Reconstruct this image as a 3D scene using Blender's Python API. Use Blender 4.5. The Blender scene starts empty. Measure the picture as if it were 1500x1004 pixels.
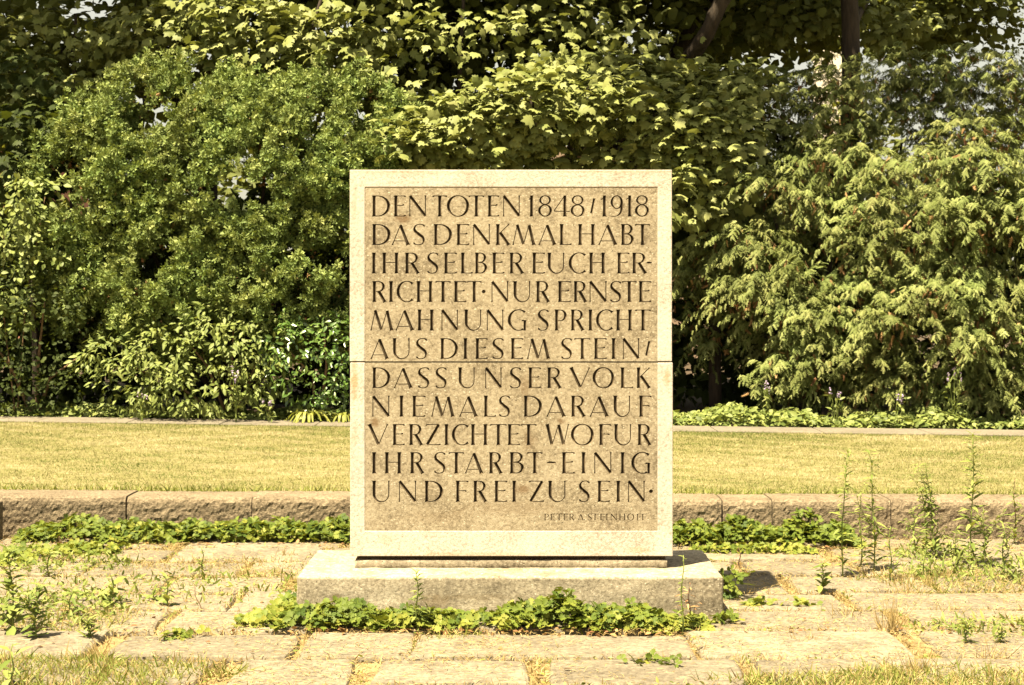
import bpy, bmesh, math, random
import numpy as np
from mathutils import Vector, noise as mnoise

C = bpy.context.scene.collection
R = math.radians
rng = np.random.default_rng(7)
random.seed(7)

# ------------------------------------------------------------------ camera
F, HOR, HC = 2225.0, 440.0, 1.52          # focal length in photo pixels, horizon row, eye height
sc = bpy.context.scene
cam = bpy.data.cameras.new('camera')
camo = bpy.data.objects.new('camera', cam)
C.objects.link(camo)
camo.location = (0, 0, HC)
camo.rotation_euler = (R(90), 0, 0)
cam.sensor_width = 36
cam.lens = F / 1500 * 36
cam.shift_y = -(502 - HOR) / 1500
cam.clip_end = 800
cam.dof.use_dof = True
cam.dof.focus_distance = 7.5
cam.dof.aperture_fstop = 11
sc.camera = camo

# ------------------------------------------------------------------ light
LIGHT = Vector((0.657, 0.65, -2.167)).normalized()
ELEV = math.asin(-LIGHT.z)
w = bpy.data.worlds.new('World')
sc.world = w
w.use_nodes = True
nt = w.node_tree
sky = nt.nodes.new('ShaderNodeTexSky')
sky.sky_type = 'NISHITA'
sky.sun_disc = False
sky.sun_elevation = ELEV
sky.sun_rotation = math.atan2(-LIGHT.x, -LIGHT.y) % (2 * math.pi)
sky.dust_density = 4.0
sky.air_density = 1.0
bg = nt.nodes['Background']
hz = nt.nodes.new('ShaderNodeMix'); hz.data_type = 'RGBA'        # bright summer haze over the whole sky
hz.inputs[0].default_value = 0.6
nt.links.new(sky.outputs[0], hz.inputs[6]); hz.inputs[7].default_value = (6.2, 5.7, 4.0, 1)
nt.links.new(hz.outputs[2], bg.inputs[0])
bg.inputs[1].default_value = 0.038
sun = bpy.data.lights.new('sun', 'SUN')
sun.energy = 5.0
sun.angle = R(0.53)
sun.color = (1.0, 0.855, 0.57)
suno = bpy.data.objects.new('sun', sun)
C.objects.link(suno)
suno.rotation_euler = LIGHT.to_track_quat('-Z', 'Y').to_euler()
suno.location = (-6, -6, 20)
sc.view_settings.view_transform = 'Standard'
sc.view_settings.look = 'None'
sc.view_settings.exposure = 2.2
sc.view_settings.gamma = 1
sc.view_settings.use_curve_mapping = False


def PX(px, D): return (px - 750) * D / F
def PZ(py, D): return HC - (py - HOR) * D / F
def GD(py, z=0.0): return (HC - z) * F / (py - HOR)      # distance of a point of height z seen at row py


# ------------------------------------------------------------------ object helpers
def tag(o, label=None, cat=None, group=None, kind=None):
    if label: o['label'] = label
    if cat: o['category'] = cat
    if group: o['group'] = group
    if kind: o['kind'] = kind
    return o


def empty(name, loc=(0, 0, 0)):
    o = bpy.data.objects.new(name, None)
    o.location = loc
    o.empty_display_size = .2
    C.objects.link(o)
    return o


def link_mesh(name, me, mat, parent=None):
    o = bpy.data.objects.new(name, me)
    if mat and not me.materials: me.materials.append(mat)
    C.objects.link(o)
    if parent:
        o.parent = parent
        o.location = -Vector(parent_world(parent))
    return o


def parent_world(p):
    v = Vector((0, 0, 0))
    while p:
        v += Vector(p.location)
        p = p.parent
    return v


def from_arrays(name, V, T, mat, parent=None, var=None, smooth=False):
    V = np.asarray(V, dtype=np.float32); T = np.asarray(T, dtype=np.int32)
    me = bpy.data.meshes.new(name)
    me.vertices.add(len(V)); me.vertices.foreach_set('co', V.ravel())
    n = len(T)
    me.loops.add(n * 3); me.loops.foreach_set('vertex_index', T.ravel())
    me.polygons.add(n)
    me.polygons.foreach_set('loop_start', np.arange(0, n * 3, 3, dtype=np.int32))
    if var is not None:
        a = me.attributes.new('var', 'FLOAT', 'POINT')
        a.data.foreach_set('value', np.asarray(var, dtype=np.float32))
    me.update(calc_edges=True)
    if smooth: me.polygons.foreach_set('use_smooth', np.ones(n, dtype=bool))
    me.validate()
    return link_mesh(name, me, mat, parent)


class Scatter:
    """copies of small templates, gathered into ONE mesh"""
    def __init__(s): s.V, s.T, s.A, s.n = [], [], [], 0
    def add(s, tmpl, pos, d, nrm, scale, var):
        tv, tf = tmpl
        pos = np.asarray(pos, float); N = len(pos)
        if N == 0: return
        d = np.asarray(d, float); d = d / (np.linalg.norm(d, axis=1, keepdims=True) + 1e-9)
        nrm = np.asarray(nrm, float)
        x = np.cross(d, nrm); x /= (np.linalg.norm(x, axis=1, keepdims=True) + 1e-9)
        z = np.cross(x, d)
        sc_ = np.broadcast_to(np.asarray(scale, float).reshape(-1, 1) if np.ndim(scale) < 2 else scale, (N, 3 if np.ndim(scale) == 2 else 1))
        if sc_.shape[1] == 1: sc_ = np.repeat(sc_, 3, 1)
        L = tv[None] * sc_[:, None, :]
        W = pos[:, None, :] + L[..., 0:1] * x[:, None] + L[..., 1:2] * d[:, None] + L[..., 2:3] * z[:, None]
        m = len(tv)
        s.V.append(W.reshape(-1, 3))
        s.T.append((tf[None] + (np.arange(N) * m)[:, None, None] + s.n).reshape(-1, 3))
        s.A.append(np.repeat(np.broadcast_to(np.asarray(var, float), (N,)), m))
        s.n += N * m
    def raw(s, V, T, var=.5):
        V = np.asarray(V, float)
        s.V.append(V); s.T.append(np.asarray(T) + s.n); s.A.append(np.full(len(V), var)); s.n += len(V)
    def tube(s, pts, rad, k=6, var=.5):
        V, T = tube(pts, rad, k)
        s.raw(V, T, var)
    def build(s, name, mat, parent=None, smooth=False):
        if not s.V: return None
        return from_arrays(name, np.concatenate(s.V), np.concatenate(s.T), mat, parent, np.concatenate(s.A), smooth)


def tube(pts, rad, k=6):
    pts = np.asarray(pts, float); n = len(pts)
    rad = np.broadcast_to(np.asarray(rad, float), (n,))
    tg = np.gradient(pts, axis=0); tg /= (np.linalg.norm(tg, axis=1, keepdims=True) + 1e-9)
    ref = np.array([0.31, 0.87, 0.1]) if abs(tg[0][2]) > .7 else np.array([0, 0, 1.0])
    u = np.cross(tg, ref); u /= (np.linalg.norm(u, axis=1, keepdims=True) + 1e-9)
    v = np.cross(tg, u)
    a = np.arange(k) / k * 2 * math.pi
    V = (pts[:, None] + rad[:, None, None] * (np.cos(a)[None, :, None] * u[:, None] + np.sin(a)[None, :, None] * v[:, None])).reshape(-1, 3)
    T = []
    for i in range(n - 1):
        for j in range(k):
            p, q = i * k + j, i * k + (j + 1) % k
            T += [(p, q, q + k), (p, q + k, p + k)]
    for j in range(1, k - 1):
        T += [(0, j + 1, j), ((n - 1) * k, (n - 1) * k + j, (n - 1) * k + j + 1)]
    return V, np.array(T)


def fan(outline, centre=(0, .4, 0)):
    V = np.array([centre] + list(outline), float)
    n = len(outline)
    return V, np.array([(0, i + 1, (i + 1) % n + 1) for i in range(n)])


# leaf templates: lie in XY, base at origin, point to +Y
def leaf_ovate(wd=.3, fold=.08, droop=.1):
    V = np.array([(0, 0, 0), (-wd, .35, fold), (wd, .35, fold), (0, .4, 0), (-wd * .75, .7, fold * .6 - droop * .4), (wd * .75, .7, fold * .6 - droop * .4), (0, 1, -droop)])
    T = np.array([(0, 3, 1), (0, 2, 3), (1, 3, 4), (3, 2, 5), (3, 6, 4), (3, 5, 6)])
    return V, T
def leaf_maple():
    half = [(.1, .02, 0), (.4, -.02, -.06), (.42, .18, 0), (.62, .42, -.12), (.38, .5, .01), (.34, .74, -.05), (.17, .74, .0)]
    out = [(0, 0, 0)] + half + [(0, 1.02, -.1)] + [(-x, y, z) for x, y, z in reversed(half)]
    return fan(out, (0, .38, .06))
def leaf_lobed():
    half = [(.08, .12, 0), (.3, .3, .05), (.22, .42, .02), (.46, .6, .05), (.26, .7, .0), (.27, .9, -.03), (.1, .84, -.02)]
    out = [(0, 0, 0)] + half + [(0, 1.06, -.08)] + [(-x, y, z) for x, y, z in reversed(half)]
    return fan(out, (0, .5, -.06))
def join_t(items):
    V, T, n = [], [], 0
    for v, t in items:
        V.append(v); T.append(t + n); n += len(v)
    return np.concatenate(V), np.concatenate(T)
def rotz_t(tm, a, off=(0, 0, 0), s=1.0, tilt=0.0):
    v, t = tm
    v = v * s
    if tilt:
        c, si = math.cos(tilt), math.sin(tilt)
        v = np.stack([v[:, 0], v[:, 1] * c - v[:, 2] * si, v[:, 1] * si + v[:, 2] * c], 1)
    c, si = math.cos(a), math.sin(a)
    v = np.stack([v[:, 0] * c - v[:, 1] * si, v[:, 0] * si + v[:, 1] * c, v[:, 2]], 1) + np.array(off)
    return v, t
def trifoliate():
    l = leaf_lobed()
    return join_t([rotz_t(l, 0, (0, .05, 0), .62), rotz_t(l, 1.25, (-.03, 0, 0), .56), rotz_t(l, -1.25, (.03, 0, 0), .56)])
def needle_tuft(n=9, seed=1, wd=.3):
    r = random.Random(seed); V = []; T = []
    for i in range(n):
        a = i * 2.399 + r.uniform(-.3, .3); e = r.uniform(.1, .95)
        d = np.array([math.cos(a) * math.cos(e), math.sin(e), math.sin(a) * math.cos(e)])
        s_ = np.cross(d, (r.uniform(-.45, .45), 1, r.uniform(-.45, .45))); s_ /= np.linalg.norm(s_)
        b = np.array([0, i / n * .45, 0])
        L = r.uniform(.5, .8)
        V += [b + d * L + s_ * wd * .5, b + d * L - s_ * wd * .5, b]
        k = i * 3
        T += [(k, k + 1, k + 2)]
    return np.array(V), np.array(T)
def yew_twig(n=5, wd=.11, droop=.25):
    V = []; T = []
    for i in range(n):
        y = i / n; z = -droop * y * y
        for sgn in (-1, 1):
            L = .26 * (1 - .5 * y)
            b = np.array([0, y, z]); tip = b + np.array([sgn * L, L * .75, -.05 + .03 * sgn])
            k = len(V)
            V += [b + (0, -wd, 0), b + (0, wd, 0), tip]
            T.append((k, k + 1, k + 2) if sgn < 0 else (k + 1, k, k + 2))
    k = len(V)
    V += [np.array((-.03, 0, .01)), np.array((.03, 0, .01)), np.array((0, 1.1, -droop * 1.15))]
    T.append((k, k + 1, k + 2))
    return np.array(V), np.array(T)
def blade(bend=.25, wd=.04):
    V = np.array([(-wd, 0, 0), (wd, 0, 0), (-wd * .8, .5, -bend * .25), (wd * .8, .5, -bend * .25), (0, 1, -bend)])
    return V, np.array([(0, 1, 3), (0, 3, 2), (2, 3, 4)])

T_MAPS = fan([(0, 0, 0), (.42, 0, -.06), (.6, .42, -.1), (.36, .72, -.04), (0, 1, -.1), (-.36, .72, -.04), (-.6, .42, -.1), (-.42, 0, -.06)], (0, .4, .06))
T_OV, T_OVN, T_MAP, T_TRI = leaf_ovate(), leaf_ovate(.2, .05, .15), leaf_maple(), trifoliate()
T_TUFT = [needle_tuft(9, s) for s in (1, 2, 3)]
T_TWIG = yew_twig()
T_BLADE, T_BLADE2 = blade(), blade(.5, .03)
T_SLIM = leaf_ovate(.12, .02, .2)
T_NEEDLE = (np.array([(-.04, 0, 0), (.04, 0, 0), (0, 1, -.2)]), np.array([(0, 1, 2)]))

def rnd(n, a=0., b=1.): return rng.uniform(a, b, n)
def gauss(n, s=1.): return rng.normal(0, s, (n, 3))
def unit(v): return v / (np.linalg.norm(v, axis=1, keepdims=True) + 1e-9)


# ------------------------------------------------------------------ materials
def node(nt, t, loc=None, **kw):
    n = nt.nodes.new(t)
    for k, v in kw.items():
        if k.startswith('i_'):
            key = k[2:]
            n.inputs[int(key) if key.isdigit() else key].default_value = v
        else: setattr(n, k, v)
    return n
def newmat(name):
    m = bpy.data.materials.new(name); m.use_nodes = True
    nt = m.node_tree; nt.nodes.clear()
    out = nt.nodes.new('ShaderNodeOutputMaterial')
    b = nt.nodes.new('ShaderNodeBsdfPrincipled')
    b.inputs['Roughness'].default_value = .85
    b.inputs['Specular IOR Level'].default_value = .25
    nt.links.new(b.outputs[0], out.inputs[0])
    return m, nt, b, out
def ramp(nt, fac, stops, interp='LINEAR'):
    r = nt.nodes.new('ShaderNodeValToRGB')
    r.color_ramp.interpolation = interp
    el = r.color_ramp.elements
    while len(el) < len(stops): el.new(.5)
    for e, (p, c) in zip(el, stops):
        e.position = p; e.color = (*c, 1) if len(c) == 3 else c
    nt.links.new(fac, r.inputs[0])
    return r.outputs[0]
def mixc(nt, fac, a, b, mode='MIX'):
    m = nt.nodes.new('ShaderNodeMix'); m.data_type = 'RGBA'; m.blend_type = mode
    for i, s in ((0, fac), (6, a), (7, b)):
        if hasattr(s, 'is_linked') or hasattr(s, 'links'): nt.links.new(s, m.inputs[i])
        else: m.inputs[i].default_value = (*s, 1) if isinstance(s, tuple) and len(s) == 3 else s
    return m.outputs[2]
def tex_noise(nt, vec, scale, detail=6, rough=.6, dist=0):
    n = node(nt, 'ShaderNodeTexNoise', i_Scale=scale, i_Detail=detail, i_Roughness=rough, i_Distortion=dist)
    nt.links.new(vec, n.inputs['Vector']); return n.outputs['Fac']
def mapv(nt, vec, s=(1, 1, 1), rot=(0, 0, 0)):
    n = node(nt, 'ShaderNodeMapping'); n.inputs['Scale'].default_value = s; n.inputs['Rotation'].default_value = rot
    nt.links.new(vec, n.inputs[0]); return n.outputs[0]
def geo_pos(nt): return nt.nodes.new('ShaderNodeNewGeometry').outputs['Position']
def mth(nt, op, a, b=0.0, clamp=False):
    m = nt.nodes.new('ShaderNodeMath'); m.operation = op; m.use_clamp = clamp
    for i, s in ((0, a), (1, b)):
        if isinstance(s, (int, float)): m.inputs[i].default_value = s
        else: nt.links.new(s, m.inputs[i])
    return m.outputs[0]
G0, G1 = (0, 0, 0), (1, 1, 1)


def stone(name, dark, mid, light, speck=(.85, .78, .6), speck_amt=.5, speck_scale=90, pit_amt=.4, mottle=3.0, grain=60, bump=.6,
          bdist=.004, stains=(), streak=0.0, stain_col=(.14, .085, .04), objvar=0.0, layered=0.0, fst=(1, 1, 1.5)):
    m, nt, b, out = newmat(name)
    P = geo_pos(nt)
    n1 = tex_noise(nt, P, mottle, 8, .65)
    n2 = tex_noise(nt, P, grain, 5, .7)
    f = mth(nt, 'ADD', mth(nt, 'MULTIPLY', n1, .4), mth(nt, 'MULTIPLY', n2, .6))
    col = ramp(nt, f, [(.38, dark), (.5, mid), (.62, light)])
    # shell-like light flecks
    v = node(nt, 'ShaderNodeTexVoronoi', i_Scale=speck_scale, feature='F1'); 
    wn = node(nt, 'ShaderNodeTexNoise', i_Scale=speck_scale * 1.6, i_Detail=2.0); nt.links.new(P, wn.inputs['Vector'])
    wa = node(nt, 'ShaderNodeVectorMath', operation='MULTIPLY_ADD'); nt.links.new(wn.outputs['Color'], wa.inputs[0]); wa.inputs[1].default_value = (1.1 / speck_scale,) * 3
    nt.links.new(mapv(nt, P, fst), wa.inputs[2]); nt.links.new(wa.outputs[0], v.inputs['Vector'])
    vr = v.outputs['Color']
    sepc = node(nt, 'ShaderNodeSeparateColor'); nt.links.new(vr, sepc.inputs[0])
    sel = mth(nt, 'GREATER_THAN', sepc.outputs[0], 1 - .28 * speck_amt)
    thr = mth(nt, 'ADD', mth(nt, 'MULTIPLY', sepc.outputs[1], .42), .1)
    near = mth(nt, 'MULTIPLY', mth(nt, 'SUBTRACT', thr, v.outputs['Distance']), 7.0, True)
    sf = mth(nt, 'MULTIPLY', mth(nt, 'MULTIPLY', sel, near), mth(nt, 'ADD', mth(nt, 'MULTIPLY', sepc.outputs[2], .6), .3))
    col = mixc(nt, sf, col, speck)
    # small dark pits
    pn = tex_noise(nt, P, grain * 1.7, 3, .6)
    pits = ramp(nt, pn, [(.28, G1), (.36, G0)])
    pf = mth(nt, 'MULTIPLY', pits, pit_amt)
    col = mixc(nt, pf, col, tuple(c * .45 for c in dark))
    if streak:
        sn = tex_noise(nt, mapv(nt, P, (9, 9, .9)), 1.0, 6, .65)
        sr = ramp(nt, sn, [(.5, G0), (.68, G1)])
        col = mixc(nt, mth(nt, 'MULTIPLY', sr, streak), col, tuple(c * .5 for c in mid))
    if layered:
        ln = tex_noise(nt, mapv(nt, P, (1.4, 1.4, 26)), 2.0, 6, .6)
        lr = ramp(nt, ln, [(.42, G0), (.6, G1)])
        col = mixc(nt, mth(nt, 'MULTIPLY', lr, layered), col, tuple(c * .6 for c in mid))
    for (x, y, z, rx, rz, amt) in stains:
        sub = node(nt, 'ShaderNodeVectorMath', operation='SUBTRACT'); nt.links.new(P, sub.inputs[0]); sub.inputs[1].default_value = (x, y, z)
        mp = node(nt, 'ShaderNodeVectorMath', operation='MULTIPLY'); nt.links.new(sub.outputs[0], mp.inputs[0]); mp.inputs[1].default_value = (1 / rx, 0, 1 / rz)
        ln_ = node(nt, 'ShaderNodeVectorMath', operation='LENGTH'); nt.links.new(mp.outputs[0], ln_.inputs[0])
        wob = tex_noise(nt, P, 28, 5, .7)
        d = mth(nt, 'ADD', ln_.outputs['Value'], mth(nt, 'MULTIPLY', mth(nt, 'SUBTRACT', wob, .5), 2.2))
        r_ = ramp(nt, d, [(.35, G1), (1.0, G0)])
        col = mixc(nt, mth(nt, 'MULTIPLY', r_, amt), col, stain_col)
    if objvar:
        oi = node(nt, 'ShaderNodeObjectInfo')
        hs = node(nt, 'ShaderNodeHueSaturation'); nt.links.new(col, hs.inputs['Color'])
        nt.links.new(mth(nt, 'ADD', mth(nt, 'MULTIPLY', oi.outputs['Random'], objvar), 1 - objvar / 2), hs.inputs['Value'])
        col = hs.outputs[0]
    nt.links.new(col, b.inputs['Base Color'])
    bp = node(nt, 'ShaderNodeBump', i_Strength=bump, i_Distance=bdist)
    h = mth(nt, 'ADD', mth(nt, 'MULTIPLY', n2, .7), mth(nt, 'ADD', mth(nt, 'MULTIPLY', n1, .8), mth(nt, 'MULTIPLY', pits, -.5)))
    nt.links.new(h, bp.inputs['Height'])
    nt.links.new(bp.outputs[0], b.inputs['Normal'])
    b.inputs['Roughness'].default_value = .9
    return m


def leafmat(name, cols, trans=.35, tcol=None, rough=.5, spec=.4, big=0.0):
    """cols: three base colours picked per leaf through the attribute 'var'"""
    m, nt, b, out = newmat(name)
    a = node(nt, 'ShaderNodeAttribute', attribute_name='var')
    k = len(cols)
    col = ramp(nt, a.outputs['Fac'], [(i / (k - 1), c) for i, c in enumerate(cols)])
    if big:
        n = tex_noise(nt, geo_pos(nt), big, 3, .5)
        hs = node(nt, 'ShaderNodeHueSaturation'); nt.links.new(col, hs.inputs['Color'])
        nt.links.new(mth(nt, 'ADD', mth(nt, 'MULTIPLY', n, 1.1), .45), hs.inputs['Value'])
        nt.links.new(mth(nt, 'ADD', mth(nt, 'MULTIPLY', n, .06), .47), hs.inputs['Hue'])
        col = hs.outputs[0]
    nt.links.new(col, b.inputs['Base Color'])
    b.inputs['Roughness'].default_value = rough
    b.inputs['Specular IOR Level'].default_value = spec
    if trans:
        t = node(nt, 'ShaderNodeBsdfTranslucent')
        tc = mixc(nt, .55, col, tcol or (.22, .26, .02))
        nt.links.new(tc, t.inputs['Color'])
        mx = node(nt, 'ShaderNodeMixShader'); mx.inputs[0].default_value = trans
        nt.links.new(b.outputs[0], mx.inputs[1]); nt.links.new(t.outputs[0], mx.inputs[2])
        nt.links.new(mx.outputs[0], out.inputs[0])
    return m


def plain(name, c1, c2, scale=8, bump=.3, rough=.85, stretch=(1, 1, 1), bdist=.01):
    m, nt, b, out = newmat(name)
    P = mapv(nt, geo_pos(nt), stretch)
    n = tex_noise(nt, P, scale, 7, .65)
    nt.links.new(ramp(nt, n, [(.35, c1), (.65, c2)]), b.inputs['Base Color'])
    bp = node(nt, 'ShaderNodeBump', i_Strength=bump, i_Distance=bdist); nt.links.new(n, bp.inputs['Height']); nt.links.new(bp.outputs[0], b.inputs['Normal'])
    b.inputs['Roughness'].default_value = rough
    return m

D1 = 7.43                                   # distance of the front face of the memorial
SX = D1 / F                                 # metres per photo pixel there
def sx(px): return (px - 750) * SX
def sz(py): return HC - (py - HOR) * SX

STAINS = [(sx(590), D1, sz(321), .05, .028, .75), (sx(549), D1, sz(619), .03, .028, .8), (sx(765), D1, sz(717), .05, .03, .7), (sx(775), D1, sz(647), .04, .075, .38),
          (sx(770), D1, sz(568), .03, .09, .4), (sx(822), D1, sz(617), .022, .018, .7), (sx(750), D1, sz(745), .32, .05, .28), (sx(640), D1, sz(757), .2, .04, .2), (sx(690), D1, sz(300), .5, .02, .0)]
M = {}
M['border'] = stone('pale_dressed_limestone', (.27, .23, .18), (.435, .395, .345), (.5, .465, .42), (.56, .53, .49), .5, 110, .6, 3.2, 70, .8, .004, streak=.13,
                    stains=[(sx(700), D1, sz(812), .5, .012, .35), (sx(935), D1, sz(806), .08, .02, .4), (sx(519), D1, sz(300), .015, .12, .25), (sx(519), D1, sz(560), .022, .12, .75), (sx(520), D1, sz(640), .02, .07, .3), (sx(977), D1, sz(553), .02, .045, .6), (sx(560), D1, sz(537), .09, .012, .4),
                            (sx(566), D1, sz(790), .05, .04, .22), (sx(900), D1, sz(252), .5, .01, .3), (sx(600), D1, sz(253), .4, .012, .3)], stain_col=(.34, .23, .11))
M['panel'] = stone('speckled_shell_limestone', (.13, .104, .068), (.262, .219, .152), (.35, .303, .222), (.5, .455, .36), 1.0, 95, .6, 5.0, 75, .9, .004, fst=(.8, 1, 1.4), stains=STAINS)
M['groove'] = stone('shade_dark_groove_stone', (.034, .023, .013), (.07, .05, .028), (.13, .095, .056), (.25, .19, .12), .1, 90, .3, 5.0, 70, .3, .001)  # shade of the letter cuts painted in as a much darker stone
M['plinth'] = stone('pitted_plinth_limestone', (.12, .098, .068), (.26, .222, .162), (.39, .345, .265), (.56, .51, .41), .9, 75, .9, 3.0, 55, .8, .006, streak=.75,
                    stains=[(sx(500), D1, sz(862), .03, .025, .7), (sx(640), D1, sz(868), .09, .04, .5), (sx(835), D1, sz(870), .03, .08, .5), (sx(700), D1, sz(862), .3, .02, .4)], stain_col=(.15, .11, .06))
M['slab'] = stone('grey_paving_stone', (.08, .066, .048), (.142, .121, .088), (.21, .182, .135), (.36, .29, .17), .75, 55, .5, 4.0, 42, .8, .006, objvar=.25, fst=(.3, 1, 1))
M['kerb'] = stone('rough_hewn_kerb_stone', (.085, .064, .04), (.17, .133, .088), (.24, .192, .13), (.33, .26, .17), .3, 60, .6, 6.0, 48, 1.0, .02, objvar=.15)
M['edge'] = stone('path_edging_stone', (.09, .078, .06), (.13, .113, .088), (.17, .148, .115), (.24, .2, .15), .2, 60, .2, 2.0, 30, .5, .01)
M['yew'] = leafmat('yew_needles', [(.04, .062, .015), (.13, .175, .05), (.275, .31, .105)], .16, (.26, .3, .03), rough=.6, spec=.12, big=1.6)
M['yew2'] = leafmat('drooping_yew_needles', [(.042, .058, .014), (.135, .16, .048), (.26, .272, .105)], .14, (.24, .26, .03), rough=.6, spec=.12, big=1.2)
M['maple'] = leafmat('maple_leaves', [(.08, .1, .022), (.17, .19, .06), (.25, .262, .098)], .18, (.28, .3, .03), rough=.55, spec=.18)
M['dark'] = leafmat('tree_leaves', [(.035, .045, .011), (.07, .085, .02), (.15, .165, .05)], .28, (.26, .25, .02), rough=.6, spec=.12)  # lightest colour paints sunlit leaves into the canopy at random
M['shrub'] = leafmat('shrub_leaves', [(.065, .09, .02), (.135, .168, .043), (.215, .24, .072)], .18, (.28, .3, .03), rough=.55, spec=.22)
M['gloss'] = leafmat('glossy_leaves', [(.04, .08, .016), (.07, .13, .024), (.13, .18, .035)], .1, rough=.33, spec=.7)
M['shade'] = leafmat('shade_dark_leaves', [(.016, .024, .006), (.028, .04, .01), (.05, .066, .016)], .15, rough=.6, spec=.1)  # shade put into the leaf colour, for plants standing in shadow
M['cover'] = leafmat('ground_cover_leaves', [(.036, .062, .009), (.1, .132, .018), (.2, .2, .034)], .18, (.3, .32, .015), rough=.6, spec=.18)
M['straw'] = leafmat('dry_grass', [(.2, .135, .055), (.33, .245, .105), (.46, .365, .185)], .3, (.5, .4, .15), rough=.7, spec=.15)
M['green'] = leafmat('green_grass', [(.085, .12, .018), (.17, .2, .04), (.33, .31, .11)], .3, (.32, .32, .03), rough=.6, spec=.2)
M['lawn'] = leafmat('lawn_blades', [(.085, .11, .024), (.2, .19, .07), (.34, .3, .175)], .15, (.4, .35, .12), rough=.7, spec=.1)
M['weed'] = leafmat('weed_leaves', [(.085, .12, .022), (.145, .18, .04), (.24, .255, .075)], .22, (.32, .32, .02), rough=.6, spec=.2)
M['lily'] = leafmat('strap_leaves', [(.15, .17, .03), (.2, .215, .045), (.28, .28, .07)], .3, (.3, .32, .03), rough=.5, spec=.3)
M['dead'] = leafmat('dead_leaves', [(.14, .065, .03), (.25, .14, .06), (.4, .26, .12)], .15, (.3, .15, .05), rough=.7, spec=.2)
M['petal'] = leafmat('violet_petals', [(.35, .25, .45), (.45, .35, .55), (.6, .5, .65)], .2, (.4, .3, .5))
M['bark'] = plain('dark_bark', (.018, .013, .009), (.05, .036, .025), 7, .8, stretch=(3, 3, .5), bdist=.03)
M['twig'] = plain('brown_twigs', (.1, .06, .035), (.22, .14, .08), 20, .3)
M['stalk'] = plain('green_stalks', (.12, .16, .04), (.2, .24, .06), 20, .2)
M['drystalk'] = plain('dry_stalks', (.06, .04, .03), (.14, .09, .06), 20, .2)
M['soil'] = plain('dry_sandy_soil', (.12, .085, .04), (.29, .21, .105), 18, .9, bdist=.02)
M['turf'] = plain('turf_ground', (.1, .095, .03), (.19, .16, .075), 5, .6, stretch=(1, 2.5, 1), bdist=.02)
M['bed'] = plain('dark_bed_soil', (.03, .022, .014), (.075, .052, .032), 9, .8, bdist=.03)
M['cream'] = plain('cream_render', (.62, .55, .44), (.72, .65, .53), 1.2, .1)
M['timber'] = plain('weathered_boards', (.2, .14, .1), (.33, .24, .17), 4, .3, stretch=(1, 1, 12))
M['white'] = plain('white_paint', (.72, .7, .66), (.8, .78, .74), 2, .1)
M['brick'] = plain('red_brick', (.3, .13, .09), (.42, .2, .14), 3, .2)
M['roof'] = plain('grey_roofing', (.16, .15, .14), (.24, .22, .2), 3, .2)
m, nt_, b_, _ = newmat('window_glass'); b_.inputs['Base Color'].default_value = (.04, .05, .06, 1); b_.inputs['Roughness'].default_value = .08; b_.inputs['Specular IOR Level'].default_value = .8
M['glass'] = m


# ------------------------------------------------------------------ simple solids
def box_bm(x0, x1, y0, y1, z0, z1, bev=0.0, seg=2):
    bm = bmesh.new()
    bmesh.ops.create_cube(bm, size=1)
    for v in bm.verts:
        v.co = ((x0 + x1) / 2 + v.co.x * (x1 - x0), (y0 + y1) / 2 + v.co.y * (y1 - y0), (z0 + z1) / 2 + v.co.z * (z1 - z0))
    if bev: bmesh.ops.bevel(bm, geom=list(bm.edges), offset=bev, segments=seg, profile=.5, affect='EDGES')
    return bm
def bm_obj(name, bm, mat, parent=None, smooth=False):
    me = bpy.data.meshes.new(name); bm.to_mesh(me); bm.free()
    if smooth:
        for p in me.polygons: p.use_smooth = True
    return link_mesh(name, me, mat, parent)
def box(name, x0, x1, y0, y1, z0, z1, mat, parent=None, bev=0.0):
    return bm_obj(name, box_bm(x0, x1, y0, y1, z0, z1, bev), mat, parent)


# ------------------------------------------------------------------ ground, paving, lawn
def kerbY(x): return 9.72 - .042 * x        # foot of the rough stone edging
def farY(x): return 15.08 - .17 * x        # far edge of the lawn
def sheet(name, pts, z, mat, kind='structure'):
    me = bpy.data.meshes.new(name)
    me.from_pydata([(x, y, z) for x, y in pts], [], [tuple(range(len(pts)))])
    o = link_mesh(name, me, mat); tag(o, kind=kind); return o

def grid_sheet(name, x0, x1, y0, y1, nx, ny, zf, mat, parent=None):
    X, Y = np.meshgrid(np.linspace(x0, x1, nx), np.linspace(y0, y1, ny))
    V = np.stack([X, Y, zf(X, Y)], -1).reshape(-1, 3)
    i = np.arange((nx) * (ny)).reshape(ny, nx)
    a, b, c, d = i[:-1, :-1].ravel(), i[:-1, 1:].ravel(), i[1:, 1:].ravel(), i[1:, :-1].ravel()
    T = np.concatenate([np.stack([a, b, c], 1), np.stack([a, c, d], 1)])
    return from_arrays(name, V, T, mat, parent, smooth=True)

def sn(x, y, f, s=0.0):
    return (np.sin(x * f * 1.7 + s) * np.cos(y * f * 1.3 + s * 2) + .5 * np.sin(x * f * 3.1 + y * f * 2.3 + s) + .3 * np.sin(y * f * 5.7 - x * f * 4.3 + s * 3)) / 1.8

sheet('ground', [(-300, -60), (300, -60), (300, 500), (-300, 500)], -.12, M['turf'])
sheet_bed = sheet('planting_bed', [(-12, farY(-12) + .3), (12, farY(12) + .3), (30, 60), (-30, 60)], .2, M['bed'])
go = grid_sheet('soil', -9, 9, 1.0, 10.2, 150, 100, lambda x, y: -.019 + .010 * sn(x, y, 5) + .006 * sn(x, y, 17, 2), M['soil'])
tag(go, kind='structure')

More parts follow.
